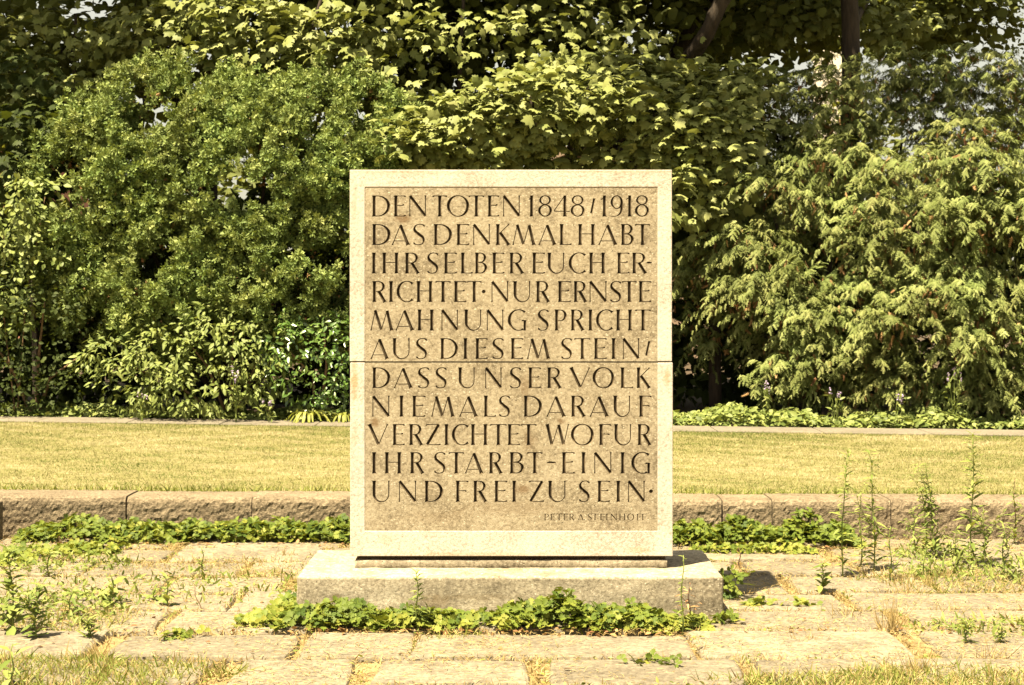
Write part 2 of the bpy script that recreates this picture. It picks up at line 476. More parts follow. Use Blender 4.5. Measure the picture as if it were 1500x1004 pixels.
# lawn slab, level with the kerb top
me = bpy.data.meshes.new('lawn')
xs = np.linspace(-12, 12, 13)
V = [(x, kerbY(x) + .30, .238) for x in xs] + [(x, farY(x), .238) for x in xs]
me.from_pydata(V, [], [(i, i + 1, 13 + i + 1, 13 + i) for i in range(12)])
lawn = link_mesh('lawn', me, M['turf']); tag(lawn, kind='structure')

# flat edging strip behind the lawn
ed = empty('path_edging', (0, farY(0), .2))
tag(ed, 'thin line of flat grey edging stones between the lawn and the shrub bed', 'edging')
x = -9.0
while x < 9:
    L = 1.0
    bm = box_bm(x + .006, x + L - .006, 0, .6, .12, .252 + random.uniform(-.003, .003), .006, 1)
    for v in bm.verts: v.co.y += farY(v.co.x) + .0
    bm_obj('edging_stone', bm, M['edge'], ed)
    x += L

# paving slabs
pav = empty('pavement', (0, 6.4, 0)); tag(pav, 'long worn grey stone paving slabs in rows with straw filled joints', kind='structure')
def slab(x0, x1, y0, y1, dz=0.0):
    pts = []
    def side(ax, ay, bx, by, n):
        for i in range(n):
            t = i / n
            pts.append((ax + (bx - ax) * t, ay + (by - ay) * t))
    nx = max(3, int((x1 - x0) / .16)); ny = 2
    side(x0, y0, x1, y0, nx); side(x1, y0, x1, y1, ny); side(x1, y1, x0, y1, nx); side(x0, y1, x0, y0, ny)
    jit = [(px + random.uniform(-.014, .014), py + random.uniform(-.012, .012)) for px, py in pts]
    cx, cy = (x0 + x1) / 2, (y0 + y1) / 2
    tx, ty = random.uniform(-.006, .006), random.uniform(-.01, .01)
    bm = bmesh.new()
    def ring(sh, z):
        r = []
        for px, py in jit:
            dx = px - cx; dy = py - cy
            qx = px - math.copysign(min(abs(dx), sh), dx); qy = py - math.copysign(min(abs(dy), sh), dy)
            r.append(bm.verts.new((qx, qy, z + dz + tx * (qx - cx) + ty * (qy - cy) / .25 + (random.uniform(-.003, .003) if z > -.02 else 0))))
        return r
    rs = [ring(0, -.07), ring(0, -.012), ring(.007, .002), ring(.02, .008)]
    for a, b in zip(rs, rs[1:]):
        for i in range(len(a)):
            j = (i + 1) % len(a)
            bm.faces.new((a[i], a[j], b[j], b[i]))
    bm.faces.new(rs[-1])
    bmesh.ops.triangulate(bm, faces=[f for f in bm.faces if len(f.verts) > 4])
    return bm_obj('paving_slab', bm, M['slab'], pav, smooth=False)
rows = [4.1, 4.62, 5.08, 5.52, 5.96, 6.41, 6.95, 7.42, 7.88, 8.35, 8.82, 9.28, 9.66]
fixed = {4: [(PX(-200, 6.2), PX(-20, 6.2)), (PX(-15, 6.2), PX(150, 6.2)), (PX(165, 6.2), PX(298, 6.2)), (PX(342, 6.2), PX(514, 6.2)), (PX(552, 6.2), PX(772, 6.2)), (PX(806, 6.2), PX(1085, 6.2)), (PX(1112, 6.2), PX(1300, 6.2)), (PX(1310, 6.2), PX(1560, 6.2)), (PX(1575, 6.2), PX(1750, 6.2))],
         5: [(PX(-160, 6.7), PX(142, 6.7)), (PX(168, 6.7), PX(433, 6.7)), (PX(446, 6.7), PX(603, 6.7)), (PX(606, 6.7), PX(1010, 6.7)), (PX(1016, 6.7), PX(1325, 6.7)), (PX(1365, 6.7), PX(1640, 6.7))]}
gaps = []
for i in range(len(rows) - 1):
    y0, y1 = rows[i] + .017, rows[i + 1] - .017
    if i in fixed: spans = fixed[i]
    else:
        spans = []; x = -4.6 + random.uniform(0, .5)
        while x < 4.8:
            L = random.uniform(.55, 1.25); g = random.choice((.02, .03, .05, .1))
            spans.append((x, x + L)); x += L + g
    for a, b in spans:
        slab(a, b, y0 + random.uniform(0, .01), y1 - random.uniform(0, .012), random.uniform(-.004, .004))
        gaps.append((b, y0, y1))

# ------------------------------------------------------------------ rough stone edging of the lawn
rw = empty('retaining_edge', (0, 9.7, 0))
tag(rw, 'low retaining edge of long rough hewn brown stone blocks in front of the lawn', 'retaining wall')
def kerb_block(xa, xb, seed):
    nx = int((xb - xa) / .014); nz = 15
    top = .25 + random.uniform(-.004, .004)
    bm = bmesh.new()
    cols = []
    prof_n = nz + 1
    for i in range(nx + 1):
        x = xa + (xb - xa) * i / nx
        col = []
        edge = min(i, nx - i) / 2.0
        for k in range(prof_n):
            z = -.06 + (top - .012 + .06) * k / nz
            n = .5 * mnoise.noise(Vector((x * 8, z * 12, seed))) + .8 * mnoise.noise(Vector((x * 22, z * 34, seed + 5))) + .8 * mnoise.noise(Vector((x * 50, z * 62, seed + 9)))
            d = .009 * n - .004 * (1 if k < nz - 1 else .25)
            r = .016 if k < nz else .006
            y = kerbY(x) - r + d * .75 + (.005 if edge < .6 else 0)
            col.append(bm.verts.new((x, y, z)))
        lip = mnoise.noise(Vector((x * 7, 3.3, seed))) * .006
        col.append(bm.verts.new((x, kerbY(x) + .012, top + lip * .5)))
        col.append(bm.verts.new((x, kerbY(x) + .16, top + .002)))
        col.append(bm.verts.new((x, kerbY(x) + .33, top)))
        col.append(bm.verts.new((x, kerbY(x) + .33, -.06)))
        cols.append(col)
    for a, b in zip(cols, cols[1:]):
        for k in range(len(a) - 1):
            bm.faces.new((a[k], b[k], b[k + 1], a[k + 1]))
    bm.faces.new(list(reversed(cols[0]))); bm.faces.new(cols[-1])
    bmesh.ops.recalc_face_normals(bm, faces=bm.faces)
    o = bm_obj('stone_block', bm, M['kerb'], rw)
    return o
kx = [PX(p, 9.7) for p in (-420, -130, 178, 366, 640, 810, 1056, 1129, 1300, 1530, 1800)]
for i in range(len(kx) - 1):
    g = .014 if i in (2, 6) else .003
    kerb_block(kx[i] + g / 2, kx[i + 1] - .004, i * 3.7)

side = empty('side_edge', (-3.5, 8.8, 0)); tag(side, 'dark end of a side stone edge at the far left of the rough kerb', 'stone edge')
for k in range(3):
    box('stone_block', -3.62, -3.262, 6.9 + k * .95, 7.84 + k * .95, -.06, .235, M['kerb'], side, .008)

# ------------------------------------------------------------------ the memorial
mem = empty('memorial_stone', (sx(748), D1 + .2, 0))
tag(mem, 'upright pale limestone memorial with carved German inscription on a stepped plinth', 'memorial')
XL, XR = sx(512.3), sx(984.3)
ZT, ZJ, ZB = sz(249), sz(530.6), sz(815)
THK = .39
PT = .21                                       # top of the plinth
def rough_box(name, x0, x1, y0, y1, z0, z1, mat, amp, step, bev=.008, parent=mem):
    bm = box_bm(x0, x1, y0, y1, z0, z1, bev, 2)
    n = int(max(x1 - x0, z1 - z0) / step)
    bmesh.ops.subdivide_edges(bm, edges=[e for e in bm.edges if e.calc_length() > step * 2], cuts=max(1, min(n, 40)), use_grid_fill=True)
    for v in bm.verts:
        p = v.co * 14
        v.co += Vector((mnoise.noise(p), mnoise.noise(p + Vector((9, 3, 1))), mnoise.noise(p + Vector((1, 7, 4))))) * amp
    return bm_obj(name, bm, mat, parent, smooth=True)
PX0, PX1 = PX(434.5, 7.2), PX(1059.5, 7.2)
rough_box('plinth', PX0, PX1, 7.2, 7.97, -.08, PT, M['plinth'], .004, .05, .01)
rough_box('base_course', sx(519.5), sx(977.5), D1 + .0065, D1 + THK - .03, PT + .002, PT + .036, M['plinth'], .0025, .04, .003)
rough_box('base_course', sx(522), sx(975.5), D1 + .045, D1 + THK - .045, PT + .0365, ZB - .001, M['groove'], .001, .04, .002)  # recess coloured dark to paint the shadow line under the block

PLx0, PLx1, PZt, PZb = sx(534.5), sx(963.3), sz(274.3), sz(778)
REC, PTH = .0022, .05
def block_with_pocket(name, x0, x1, z0, z1, px0, px1, pz0, pz1, openz):
    """stone block whose front has a sunk field; openz: 'bottom' / 'top' side where the field runs out to the joint"""
    y0, y1 = D1, D1 + THK
    yp = D1 + REC + PTH
    bm = bmesh.new()
    g = .0
    def quadbox(a, b, c, d, e, f):
        b_ = box_bm(a, b, c, d, e, f)
        me = bpy.data.meshes.new('t'); b_.to_mesh(me); b_.free(); bm.from_mesh(me); bpy.data.meshes.remove(me)
    if openz == 'bottom':
        prof = [(x0, z0), (px0, z0), (px0, pz1), (px1, pz1), (px1, z0), (x1, z0), (x1, z1), (x0, z1)]
    else:
        prof = [(x0, z0), (x1, z0), (x1, z1), (px1, z1), (px1, pz0), (px0, pz0), (px0, z1), (x0, z1)]
    f = [bm.verts.new((x, y0, z)) for x, z in prof]
    q = [bm.verts.new((x, yp, z)) for x, z in prof]
    if openz == 'bottom':
        ua, ub_ = bm.verts.new((px0, y0, z1)), bm.verts.new((px1, y0, z1))
        fcs = [(f[0], f[1], f[2], ua, f[7]), (f[2], f[3], ub_, ua), (f[4], f[5], f[6], ub_, f[3])]
        edge_front = {7: [f[6], ub_, ua, f[7]]}
        edge_i = 6
    else:
        ua, ub_ = bm.verts.new((px0, y0, z0)), bm.verts.new((px1, y0, z0))
        fcs = [(f[0], ua, f[5], f[6], f[7]), (ua, ub_, f[4], f[5]), (f[1], f[2], f[3], f[4], ub_)]
        edge_i = 0
    for c_ in fcs: bm.faces.new(c_)
    for i in range(8):
        j = (i + 1) % 8
        if i == edge_i:
            mid_ = [ub_, ua] if openz == 'bottom' else [ua, ub_]
            bm.faces.new([f[i]] + mid_ + [f[j], q[j], q[i]])
        else: bm.faces.new((f[j], f[i], q[i], q[j]))
    # rear body
    r = [(x0, z0), (x1, z0), (x1, z1), (x0, z1)]
    a = [bm.verts.new((x, yp + .0002, z)) for x, z in r]; b = [bm.verts.new((x, y1, z)) for x, z in r]
    bm.faces.new(a); bm.faces.new(list(reversed(b)))
    for i in range(4):
        j = (i + 1) % 4
        bm.faces.new((a[j], a[i], b[i], b[j]))
    bmesh.ops.recalc_face_normals(bm, faces=bm.faces)
    bmesh.ops.bevel(bm, geom=[e for e in bm.edges if len(e.link_faces) == 2 and e.calc_face_angle(0) > .8 and (abs(e.verts[0].co.y - y0) < 1e-4 or abs(e.verts[1].co.y - y0) < 1e-4)],
                    offset=.0028, segments=2, profile=.5, affect='EDGES')
    return bm_obj(name, bm, M['border'], mem)
JG = .0032
ub = block_with_pocket('upper_block', XL, XR, ZJ + JG, ZT, PLx0, PLx1, 0, PZt, 'bottom')
lb = block_with_pocket('lower_block', XL + .002, XR + .004, ZB, ZJ - JG, PLx0, PLx1, PZb, 0, 'top')
box('mortar_joint', XL + .012, XR - .012, D1 + .02, D1 + THK - .02, ZJ - JG, ZJ + JG, M['groove'], mem)

# ---- carved letters: every stroke is a V-cut, made with booleans
TK, TN = .148, .046
def st(x0, y0, x1, y1, w_, f0=.5, f1=.5, w1=None):
    ts = [0, .035, .1, .22, .5, .78, .9, .965, 1]
    P, Wd = [], []
    w1 = w_ if w1 is None else w1
    for t in ts:
        P.append((x0 + (x1 - x0) * t, y0 + (y1 - y0) * t))
        Wd.append((w_ + (w1 - w_) * t) * (.96 + f0 * math.exp(-t / .05) + f1 * math.exp(-(1 - t) / .05)))
    return P, Wd, False
def arc(cx, cy, rx, ry, a0, a1, thick, thin, n=22, tilt=0, closed=False, flare=0):
    P, Wd = [], []
    for i in range(n if closed else n + 1):
        t = i / n
        a = R(a0 + (a1 - a0) * t)
        P.append((cx + rx * math.cos(a), cy + ry * math.sin(a)))
        ww = thin + (thick - thin) * abs(math.cos(a - R(tilt))) ** 1.8
        if flare: ww += flare * (math.exp(-t / .035) + math.exp(-(1 - t) / .035))
        Wd.append(ww)
    return P, Wd, closed
def spl(pts, wd, sub=4):
    P, Wd = [], []
    n = len(pts)
    for i in range(n - 1):
        p0, p1, p2, p3 = pts[max(i - 1, 0)], pts[i], pts[i + 1], pts[min(i + 2, n - 1)]
        for k in range(sub):
            t = k / sub
            P.append(tuple(.5 * (2 * p1[j] + (p2[j] - p0[j]) * t + (2 * p0[j] - 5 * p1[j] + 4 * p2[j] - p3[j]) * t * t + (3 * p1[j] - p0[j] - 3 * p2[j] + p3[j]) * t ** 3) for j in (0, 1)))
            Wd.append(wd[i] + (wd[i + 1] - wd[i]) * t)
    P.append(pts[-1]); Wd.append(wd[-1])
    return P, Wd, False
def arm(x0, x1, y, sgn, t=TN):
    """thin arm with a wedge end that points up (sgn 1) or down (-1)"""
    d = 1 if x1 > x0 else -1
    return [(x0, y), (x0 + (x1 - x0) * .5, y), (x1 - d * .09, y), (x1 - d * .03, y + sgn * .02), (x1, y + sgn * .055)], [t, t * .9, t * 1.1, t * 1.9, t * .9], False
def glyph(ch, w_, TK=TK, TN=TN):
    s = TK * .5 + .035
    A = lambda x0, x1, y, sg: arm(x0, x1, y, sg, TN)
    if ch == 'I': return [st(w_ / 2, 0, w_ / 2, 1, TK)]
    if ch == 'H': return [st(s, 0, s, 1, TK), st(w_ - s, 0, w_ - s, 1, TK), st(s, .53, w_ - s, .53, TN * .9, 0, 0)]
    if ch in 'EFL':
        o = [st(s, 0, s, 1, TK)]
        if ch in 'EF': o += [A(s, w_, .972, -1), A(s, w_ * .86, .53, 1 if ch == 'E' else -1)]
        if ch in 'EL': o += [A(s, w_, .026, 1)]
        return o
    if ch == 'T': return [st(w_ / 2, 0, w_ / 2, 1, TK), A(w_ / 2, w_, .972, -1), A(w_ / 2, 0, .972, -1)]
    if ch == 'D':
        r = .62 * w_; cx = w_ - r - TK * .4
        P = [(s, .972), (cx, .972)]; Wd = [TN, TN]
        a = arc(cx, .5, r, .472, 84, -84, TK * 1.02, TN, 18)
        return [st(s, 0, s, 1, TK), (P + a[0] + [(cx, .028), (s, .028)], Wd + a[1] + [TN, TN], False)]
    if ch in 'RPB':
        o = [st(s, 0, s, 1, TK)]
        def bowl(cx, cy, rx, ry, tk):
            a = arc(cx, cy, rx, ry, 82, -82, tk, TN, 14)
            return ([(s, cy + ry), (cx, cy + ry)] + a[0] + [(cx, cy - ry), (s, cy - ry)], [TN, TN] + a[1] + [TN, TN], False)
        if ch == 'R':
            o += [bowl(w_ * .44, .74, w_ * .36, .232, TK * .85), st(w_ * .46, .52, w_ - .07, .0, TK, 0, .5)]
        if ch == 'P': o += [bowl(w_ * .48, .72, w_ * .42, .25, TK * .9)]
        if ch == 'B': o += [bowl(w_ * .45, .755, w_ * .38, .217, TK * .85), bowl(w_ * .46, .275, w_ * .44, .247, TK * .95)]
        return o
    if ch == 'N': return [st(.045, .98, w_ - .05, .02, TK, 0, 0), st(.045, 0, .045, .96, TN, 1.1, 0), st(w_ - .05, .04, w_ - .05, 1, TN * 1.1, 0, 1.3)]
    if ch == 'A': return [st(w_ * .49, .95, w_ - .075, 0, TK, 0, .5), st(.04, 0, w_ * .5, .97, TN, 1.3, 0), st(w_ * .13, .2, w_ * .83, .2, TN * .9, 0, 0)]
    if ch == 'M': return [st(w_ * .21, .97, w_ * .485, .03, TK, 0, 0, TK * .9), st(w_ * .73, .95, w_ - .07, 0, TK, 0, .5), st(.035, 0, w_ * .22, .95, TN, 1.3, 0), st(w_ * .485, .03, w_ * .725, .93, TN, 0, 0)]
    if ch == 'K': return [st(s, 0, s, 1, TK), st(w_ * .33, .58, w_ - .07, 0, TK, 0, .5), st(s, .47, w_ - .06, .985, TN, 0, 1.3)]
    if ch == 'V': return [st(.08, 1, w_ * .52, .03, TK, .5, 0), st(w_ * .53, .03, w_ - .045, 1, TN, 0, 1.3)]
    if ch == 'W': return [st(.08, 1, w_ * .27, .03, TK, .5, 0), st(w_ * .55, .97, w_ * .76, .03, TK, 0, 0), st(w_ * .28, .03, w_ * .55, .97, TN, 0, 0), st(w_ * .77, .03, w_ - .04, 1, TN, 0, 1.3)]
    if ch == 'Z': return [st(w_ - .09, .965, .07, .03, TK, 0, 0), A(w_ - .06, 0, .972, -1), A(.06, w_, .028, 1)]
    if ch == 'O': return [arc(w_ / 2, .5, w_ / 2 - TK * .48, .485, 0, 360, TK * 1.02, TN, 36, -8, True)]
    if ch == 'C': return [arc(w_ * .57, .5, w_ * .57 - TK * .48, .485, 47, 313, TK * 1.02, TN, 26, 0, False, TN * 1.2)]
    if ch == 'G': return [arc(w_ * .57, .5, w_ * .57 - TK * .48, .485, 47, 300, TK * 1.02, TN, 26, 0, False, TN), st(w_ - s + .01, .0, w_ - s + .01, .5, TK * .85, .1, .7), A(w_ - s, w_ * .72, .49, -1)]
    if ch == 'U':
        a = s - .01; b = w_ - .06; c = (a + b) / 2; r = (b - a) / 2
        P = [(a, 1), (a, .965), (a, .9), (a, .75), (a, .55), (a, .4)]; Wd = [TK * 1.5, TK * 1.2, TK, TK, TK, TK]
        for k in range(1, 14):
            t = R(180 + 180 * k / 14)
            P.append((c + r * math.cos(t), .36 + .345 * math.sin(t))); Wd.append(TN + (TK - TN) * max(0, 1 - k / 8.5) ** 1.3)
        P += [(b, .4), (b, .6), (b, .9), (b, .965), (b, 1)]; Wd += [TN * 1.1, TN * 1.15, TN * 1.2, TN * 1.5, TN * 2.3]
        return [(P, Wd, False)]
    if ch == 'S':
        p = [(.93, .86), (.88, .925), (.7, .975), (.5, .978), (.26, .93), (.13, .8), (.2, .65), (.5, .5), (.78, .37), (.87, .2), (.75, .07), (.5, .022), (.27, .025), (.12, .07), (.06, .14)]
        wd = [TN * .8, TN * 1.9, TN, TN, TN * 1.3, TK * .72, TK * .95, TK * 1.05, TK * .95, TK * .72, TN * 1.3, TN, TN, TN * 1.9, TN * .8]
        return [spl([(x * w_, y) for x, y in p], wd, 3)]
    if ch == '1': return [st(w_ - TK * .65, 0, w_ - TK * .65, 1, TK, .5, 0), spl([(w_ - TK * .8, .97), (w_ * .35, .87), (0.0, .79)], [TN, TN, TN * .8])]
    if ch == '8': return [arc(w_ / 2, .775, w_ * .37, .205, 0, 360, TK * .66, TN, 24, 0, True), arc(w_ / 2, .285, w_ * .43, .265, 0, 360, TK * .85, TN, 28, 0, True)]
    if ch == '4': return [st(w_ * .7, 0, w_ * .7, 1, TK, .5, 0), st(w_ * .69, .98, .03, .265, TN, 0, 0), st(.02, .25, w_, .25, TN, 0, .8)]
    if ch == '9':
        return [arc(w_ * .47, .68, w_ * .41, .3, 0, 360, TK * .8, TN, 28, 0, True), spl([(w_ * .89, .72), (w_ * .9, .45), (w_ * .8, .2), (w_ * .5, .04), (.0, .012)], [TK * .8, TK * .95, TK * .7, TN, TN * .8])]
    if ch == '/': return [st(w_ * .82, .86, w_ * .2, .16, TK * .72, .1, .1)]
    if ch == '-': return [spl([(0, .50), (w_ * .3, .525), (w_ * .7, .515), (w_, .53)], [TN * .8, TK * .62, TK * .62, TN * 1.1])]
    if ch in '·.': return [('dot', w_)]
    return []

SLOPE = 2.3
def wedge(stroke, ox, oz, H, y0, sl=SLOPE):
    """closed V-shaped cutter for one stroke; local glyph units -> metres on the face plane y0"""
    if stroke[0] == 'dot':
        r = stroke[1] * H / 2; n = 12
        V = [(ox + r + r * 1.15 * math.cos(2 * math.pi * i / n), y0 - .002, oz + r * 1.15 * math.sin(2 * math.pi * i / n)) for i in range(n)]
        V += [(ox + r + r * .6 * math.cos(2 * math.pi * i / n), y0 + r * 1.3, oz + r * .6 * math.sin(2 * math.pi * i / n)) for i in range(n)]
        Fc = [tuple(range(n)), tuple(range(2 * n - 1, n - 1, -1))] + [(i, n + i, n + (i + 1) % n, (i + 1) % n) for i in range(n)]
        return V, Fc
    P, Wd, closed = stroke
    P = [np.array((ox + p[0] * H, oz + p[1] * H)) for p in P]; Wd = [w_ * H for w_ in Wd]
    n = len(P); e = .002
    V, Fc = [], []
    for i in range(n):
        if closed: tg = P[(i + 1) % n] - P[i - 1]
        else: tg = P[min(i + 1, n - 1)] - P[max(i - 1, 0)]
        tg = tg / (np.linalg.norm(tg) + 1e-12); nn = np.array((-tg[1], tg[0]))
        hw = Wd[i] / 2 + e / sl
        l, r = P[i] + nn * hw, P[i] - nn * hw
        c = P[i].copy(); dep = Wd[i] / 2 * sl
        if not closed and i in (0, n - 1):
            ins = min(Wd[i] * .45, np.linalg.norm(P[1] - P[0]) * .9 if i == 0 else np.linalg.norm(P[-1] - P[-2]) * .9)
            c = c + (tg if i == 0 else -tg) * ins
            dep *= .8
        V += [(l[0], y0 - e, l[1]), (r[0], y0 - e, r[1]), (c[0], y0 + dep, c[1])]
    m = n if closed else n - 1
    for i in range(m):
        a, b = i * 3, ((i + 1) % n) * 3
        Fc += [(a, a + 1, b + 1, b), (a + 1, a + 2, b + 2, b + 1), (a + 2, a, b, b + 2)]
    if not closed:
        Fc += [(0, 2, 1), ((n - 1) * 3, (n - 1) * 3 + 1, (n - 1) * 3 + 2)]
    return V, Fc

ka = lambda z: 530 + z / 6.5217
kb = lambda z: 740 + z / 6.5217
TXT = [
 (286.4, 317.6, [('D','a',95,268),('E','a',303,420),('N','a',450,618),('T','a',675,815),('O','a',812,1027),('T','a',1020,1170),('E','a',1200,1312),('N','a',1346,1514),
                 ('1','b',226,272),('8','b',318,445),('4','b',460,618),('8','b',628,757),('/','b',812,860),('1','b',915,968),('9','b',1012,1127),('1','b',1155,1210),('8','b',1243,1372)]),
 (328.3, 359.4, [('D','a',97,272),('A','a',283,458),('S','a',487,607),('D','a',685,860),('E','a',903,1027),('N','a',1060,1228),('K','a',1278,1418),('M','b',68,288),('A','b',315,488),('L','b',518,635),
                 ('H','b',695,860),('A','b',888,1070),('B','b',1105,1228),('T','b',1240,1387)]),
 (370.2, 401.1, [('I','a',95,135),('H','a',193,353),('R','a',410,553),('S','a',622,735),('E','a',783,908),('L','a',943,1060),('B','a',1078,1197),('E','a',1245,1362),('R','b',40,180),
                 ('E','b',257,380),('U','b',403,570),('C','b',607,783),('H','b',800,958),('E','b',1068,1188),('R','b',1212,1355),('-','b',1350,1402)]),
 (411.9, 443.0, [('R','a',98,235),('I','a',260,298),('C','a',332,503),('H','a',520,678),('T','a',702,850),('E','a',878,1000),('T','a',1003,1145),('·','a',1147,1182),('N','a',1235,1403),
                 ('U','b',75,245),('R','b',293,428),('E','b',502,628),('R','b',652,783),('N','b',803,973),('S','b',1000,1113),('T','b',1115,1258),('E','b',1275,1397)]),
 (453.6, 484.7, [('M','a',80,300),('A','a',318,498),('H','a',530,690),('N','a',757,922),('U','a',978,1147),('N','a',1190,1357),('G','b',25,208),('S','b',310,420),('P','b',470,587),('R','b',625,757),
                 ('I','b',795,835),('C','b',868,1042),('H','b',1058,1215),('T','b',1243,1392)]),
 (495.5, 526.4, [('A','a',80,257),('U','a',293,463),('S','a',515,628),('D','a',748,917),('I','a',972,1008),('E','a',1083,1203),('S','a',1245,1360),('E','b',52,172),('M','b',208,428),
                 ('S','b',533,643),('T','b',660,815),('E','b',847,972),('I','b',1017,1055),('N','b',1120,1285),('/','b',1338,1387)]),
 (538.4, 569.1, [('D','a',98,270),('A','a',303,485),('S','a',533,650),('S','a',702,815),('U','a',920,1085),('N','a',1175,1340),('S','b',42,157),('E','b',220,342),('R','b',400,540),
                 ('V','b',613,815),('O','b',835,1043),('L','b',1100,1225),('K','b',1253,1393)]),
 (579.8, 611.0, [('N','a',97,268),('I','a',358,400),('E','a',480,607),('M','a',662,885),('A','a',927,1108),('L','a',1163,1283),('S','a',1308,1420),('D','b',175,350),('A','b',392,578),('R','b',628,770),
                 ('A','b',805,990),('U','b',1032,1200),('F','b',1277,1398)]),
 (621.5, 652.7, [('V','a',55,255),('E','a',292,410),('R','a',450,585),('Z','a',610,753),('I','a',785,833),('C','a',860,1033),('H','a',1040,1203),('T','a',1225,1385),('E','b',22,143),('T','b',148,300),
                 ('W','b',385,613),('O','b',628,848),('F','b',895,1015),('U','b',1040,1210),('R','b',1263,1398)]),
 (662.6, 694.2, [('I','a',98,135),('H','a',217,380),('R','a',460,597),('S','a',688,803),('T','a',828,978),('A','a',982,1160),('R','a',1213,1345),('B','b',42,180),('T','b',208,357),('-','b',397,485),
                 ('E','b',540,665),('I','b',728,770),('N','b',847,1020),('I','b',1103,1143),('G','b',1205,1392)]),
 (704.4, 735.9, [('U','a',97,270),('N','a',350,523),('D','a',598,773),('F','a',895,1018),('R','a',1063,1198),('E','a',1265,1390),('I','b',65,108),('Z','b',228,373),('U','b',410,583),('S','b',703,812),
                 ('E','b',880,1003),('I','b',1060,1102),('N','b',1170,1338),('·','b',1375,1412)]),
 (753.0, 762.6, [('P','b',375,418),('E','b',433,478),('T','b',485,547),('E','b',557,603),('R','b',613,660),('A','b',695,750),('.','b',753,764),('S','b',788,828),('T','b',825,893),('E','b',908,948),
                 ('I','b',960,984),('N','b',1010,1068),('H','b',1090,1148),('O','b',1166,1233),('F','b',1257,1299),('F','b',1308,1352)]),
 (622.3, 628.2, [('E','b',1114,1145)]),
]
FY = D1 + REC                                  # plane of the inscribed field
letters = {0: [], 1: []}
for li, (yt, yb, row) in enumerate(TXT):
    small = li >= 11
    H = (yb - yt) * SX
    for k, (ch, side_, a, b) in enumerate(row):
        f = ka if side_ == 'a' else kb
        x0, x1 = sx(f(a)), sx(f(b))
        tk, tn = (.17, .085) if small else (TK, TN)
        base = sz(yb)
        gs = glyph(ch, (x1 - x0) / H, tk, tn)
        if ch == '·': base += .5 * H
        if ch == '.': base += .1 * H
        ws = [wedge(g, x0, base, H, FY, 1.4 if small else SLOPE) for g in gs]
        zr = (sz(yb) + .42 * H, sz(yb) + .62 * H) if ch == '-' else (sz(yb), sz(yt))
        letters[0 if li < 6 else 1].append((li * 2 + k % 2, ws, (x0, x1) + zr))

def inscription(idx, z0, z1):
    bm = box_bm(PLx0 + .0004, PLx1 - .0004, FY, FY + PTH - .0006, z0, z1)
    pan = bm_obj('inscribed_panel', bm, M['panel'], mem)
    pan.location = (0, 0, 0); pan.parent = None
    ls = letters[idx]
    batches = {}
    for (par, ws, bb) in ls:
        for k, wv in enumerate(ws): batches.setdefault((k, par % 2), []).append(wv)
    for key, items in batches.items():
        V, Fc = [], []
        for v, f in items:
            n = len(V); V += v; Fc += [tuple(i + n for i in q) for q in f]
        me = bpy.data.meshes.new('cutter'); me.from_pydata(V, [], Fc)
        b2 = bmesh.new(); b2.from_mesh(me)
        bmesh.ops.triangulate(b2, faces=b2.faces)
        bmesh.ops.recalc_face_normals(b2, faces=b2.faces); b2.to_mesh(me); b2.free()
        co = bpy.data.objects.new('cutter', me); C.objects.link(co)
        md = pan.modifiers.new('cut', 'BOOLEAN'); md.operation = 'DIFFERENCE'; md.object = co; md.solver = 'MANIFOLD'
        bpy.context.view_layer.update()
        dg = bpy.context.evaluated_depsgraph_get()
        nm = bpy.data.meshes.new_from_object(pan.evaluated_get(dg))
        if len(nm.polygons) > 0: 
            old = pan.data; pan.modifiers.clear(); pan.data = nm; bpy.data.meshes.remove(old)
        else:
            print('BOOLEAN FAILED', key); pan.modifiers.clear()
        bpy.data.objects.remove(co); bpy.data.meshes.remove(me)
    # split: groove faces become one sub-part per letter
    me = pan.data
    nv = len(me.vertices); co = np.empty(nv * 3); me.vertices.foreach_get('co', co); co = co.reshape(-1, 3)
    polys = [tuple(p.vertices) for p in me.polygons]
    keep, per = [], {}
    boxes = np.array([l[2] for l in ls])
    eps = 1e-4
    for p in polys:
        c = co[list(p)]; mid = c.mean(0)
        if mid[1] > FY + eps and mid[1] < FY + PTH - .0006 - eps and abs(mid[0] - PLx0 - .0004) > eps and abs(mid[0] - PLx1 + .0004) > eps and abs(mid[2] - z0) > eps and abs(mid[2] - z1) > eps:
            dx = np.maximum(np.maximum(boxes[:, 0] - mid[0], mid[0] - boxes[:, 1]), 0); dz = np.maximum(np.maximum(boxes[:, 2] - mid[2], mid[2] - boxes[:, 3]), 0)
            inside = (dx + dz) * 100 + (boxes[:, 1] - boxes[:, 0]) * (boxes[:, 3] - boxes[:, 2])
            per.setdefault(int(np.argmin(inside)), []).append(p)
        else: keep.append(p)
    def sub(ps):
        used = sorted({i for p in ps for i in p}); mp = {u: i for i, u in enumerate(used)}
        m_ = bpy.data.meshes.new('m'); m_.from_pydata([tuple(co[u]) for u in used], [], [tuple(mp[i] for i in p) for p in ps]); return m_
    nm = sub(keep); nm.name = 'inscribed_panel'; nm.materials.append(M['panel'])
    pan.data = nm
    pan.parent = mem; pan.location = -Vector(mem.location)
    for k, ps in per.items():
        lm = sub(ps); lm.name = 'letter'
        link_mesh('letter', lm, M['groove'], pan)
    return pan
inscription(0, ZJ + JG, PZt - .0004)
inscription(1, PZb + .0004, ZJ - JG)
print('letters', len(letters[0]) + len(letters[1]))

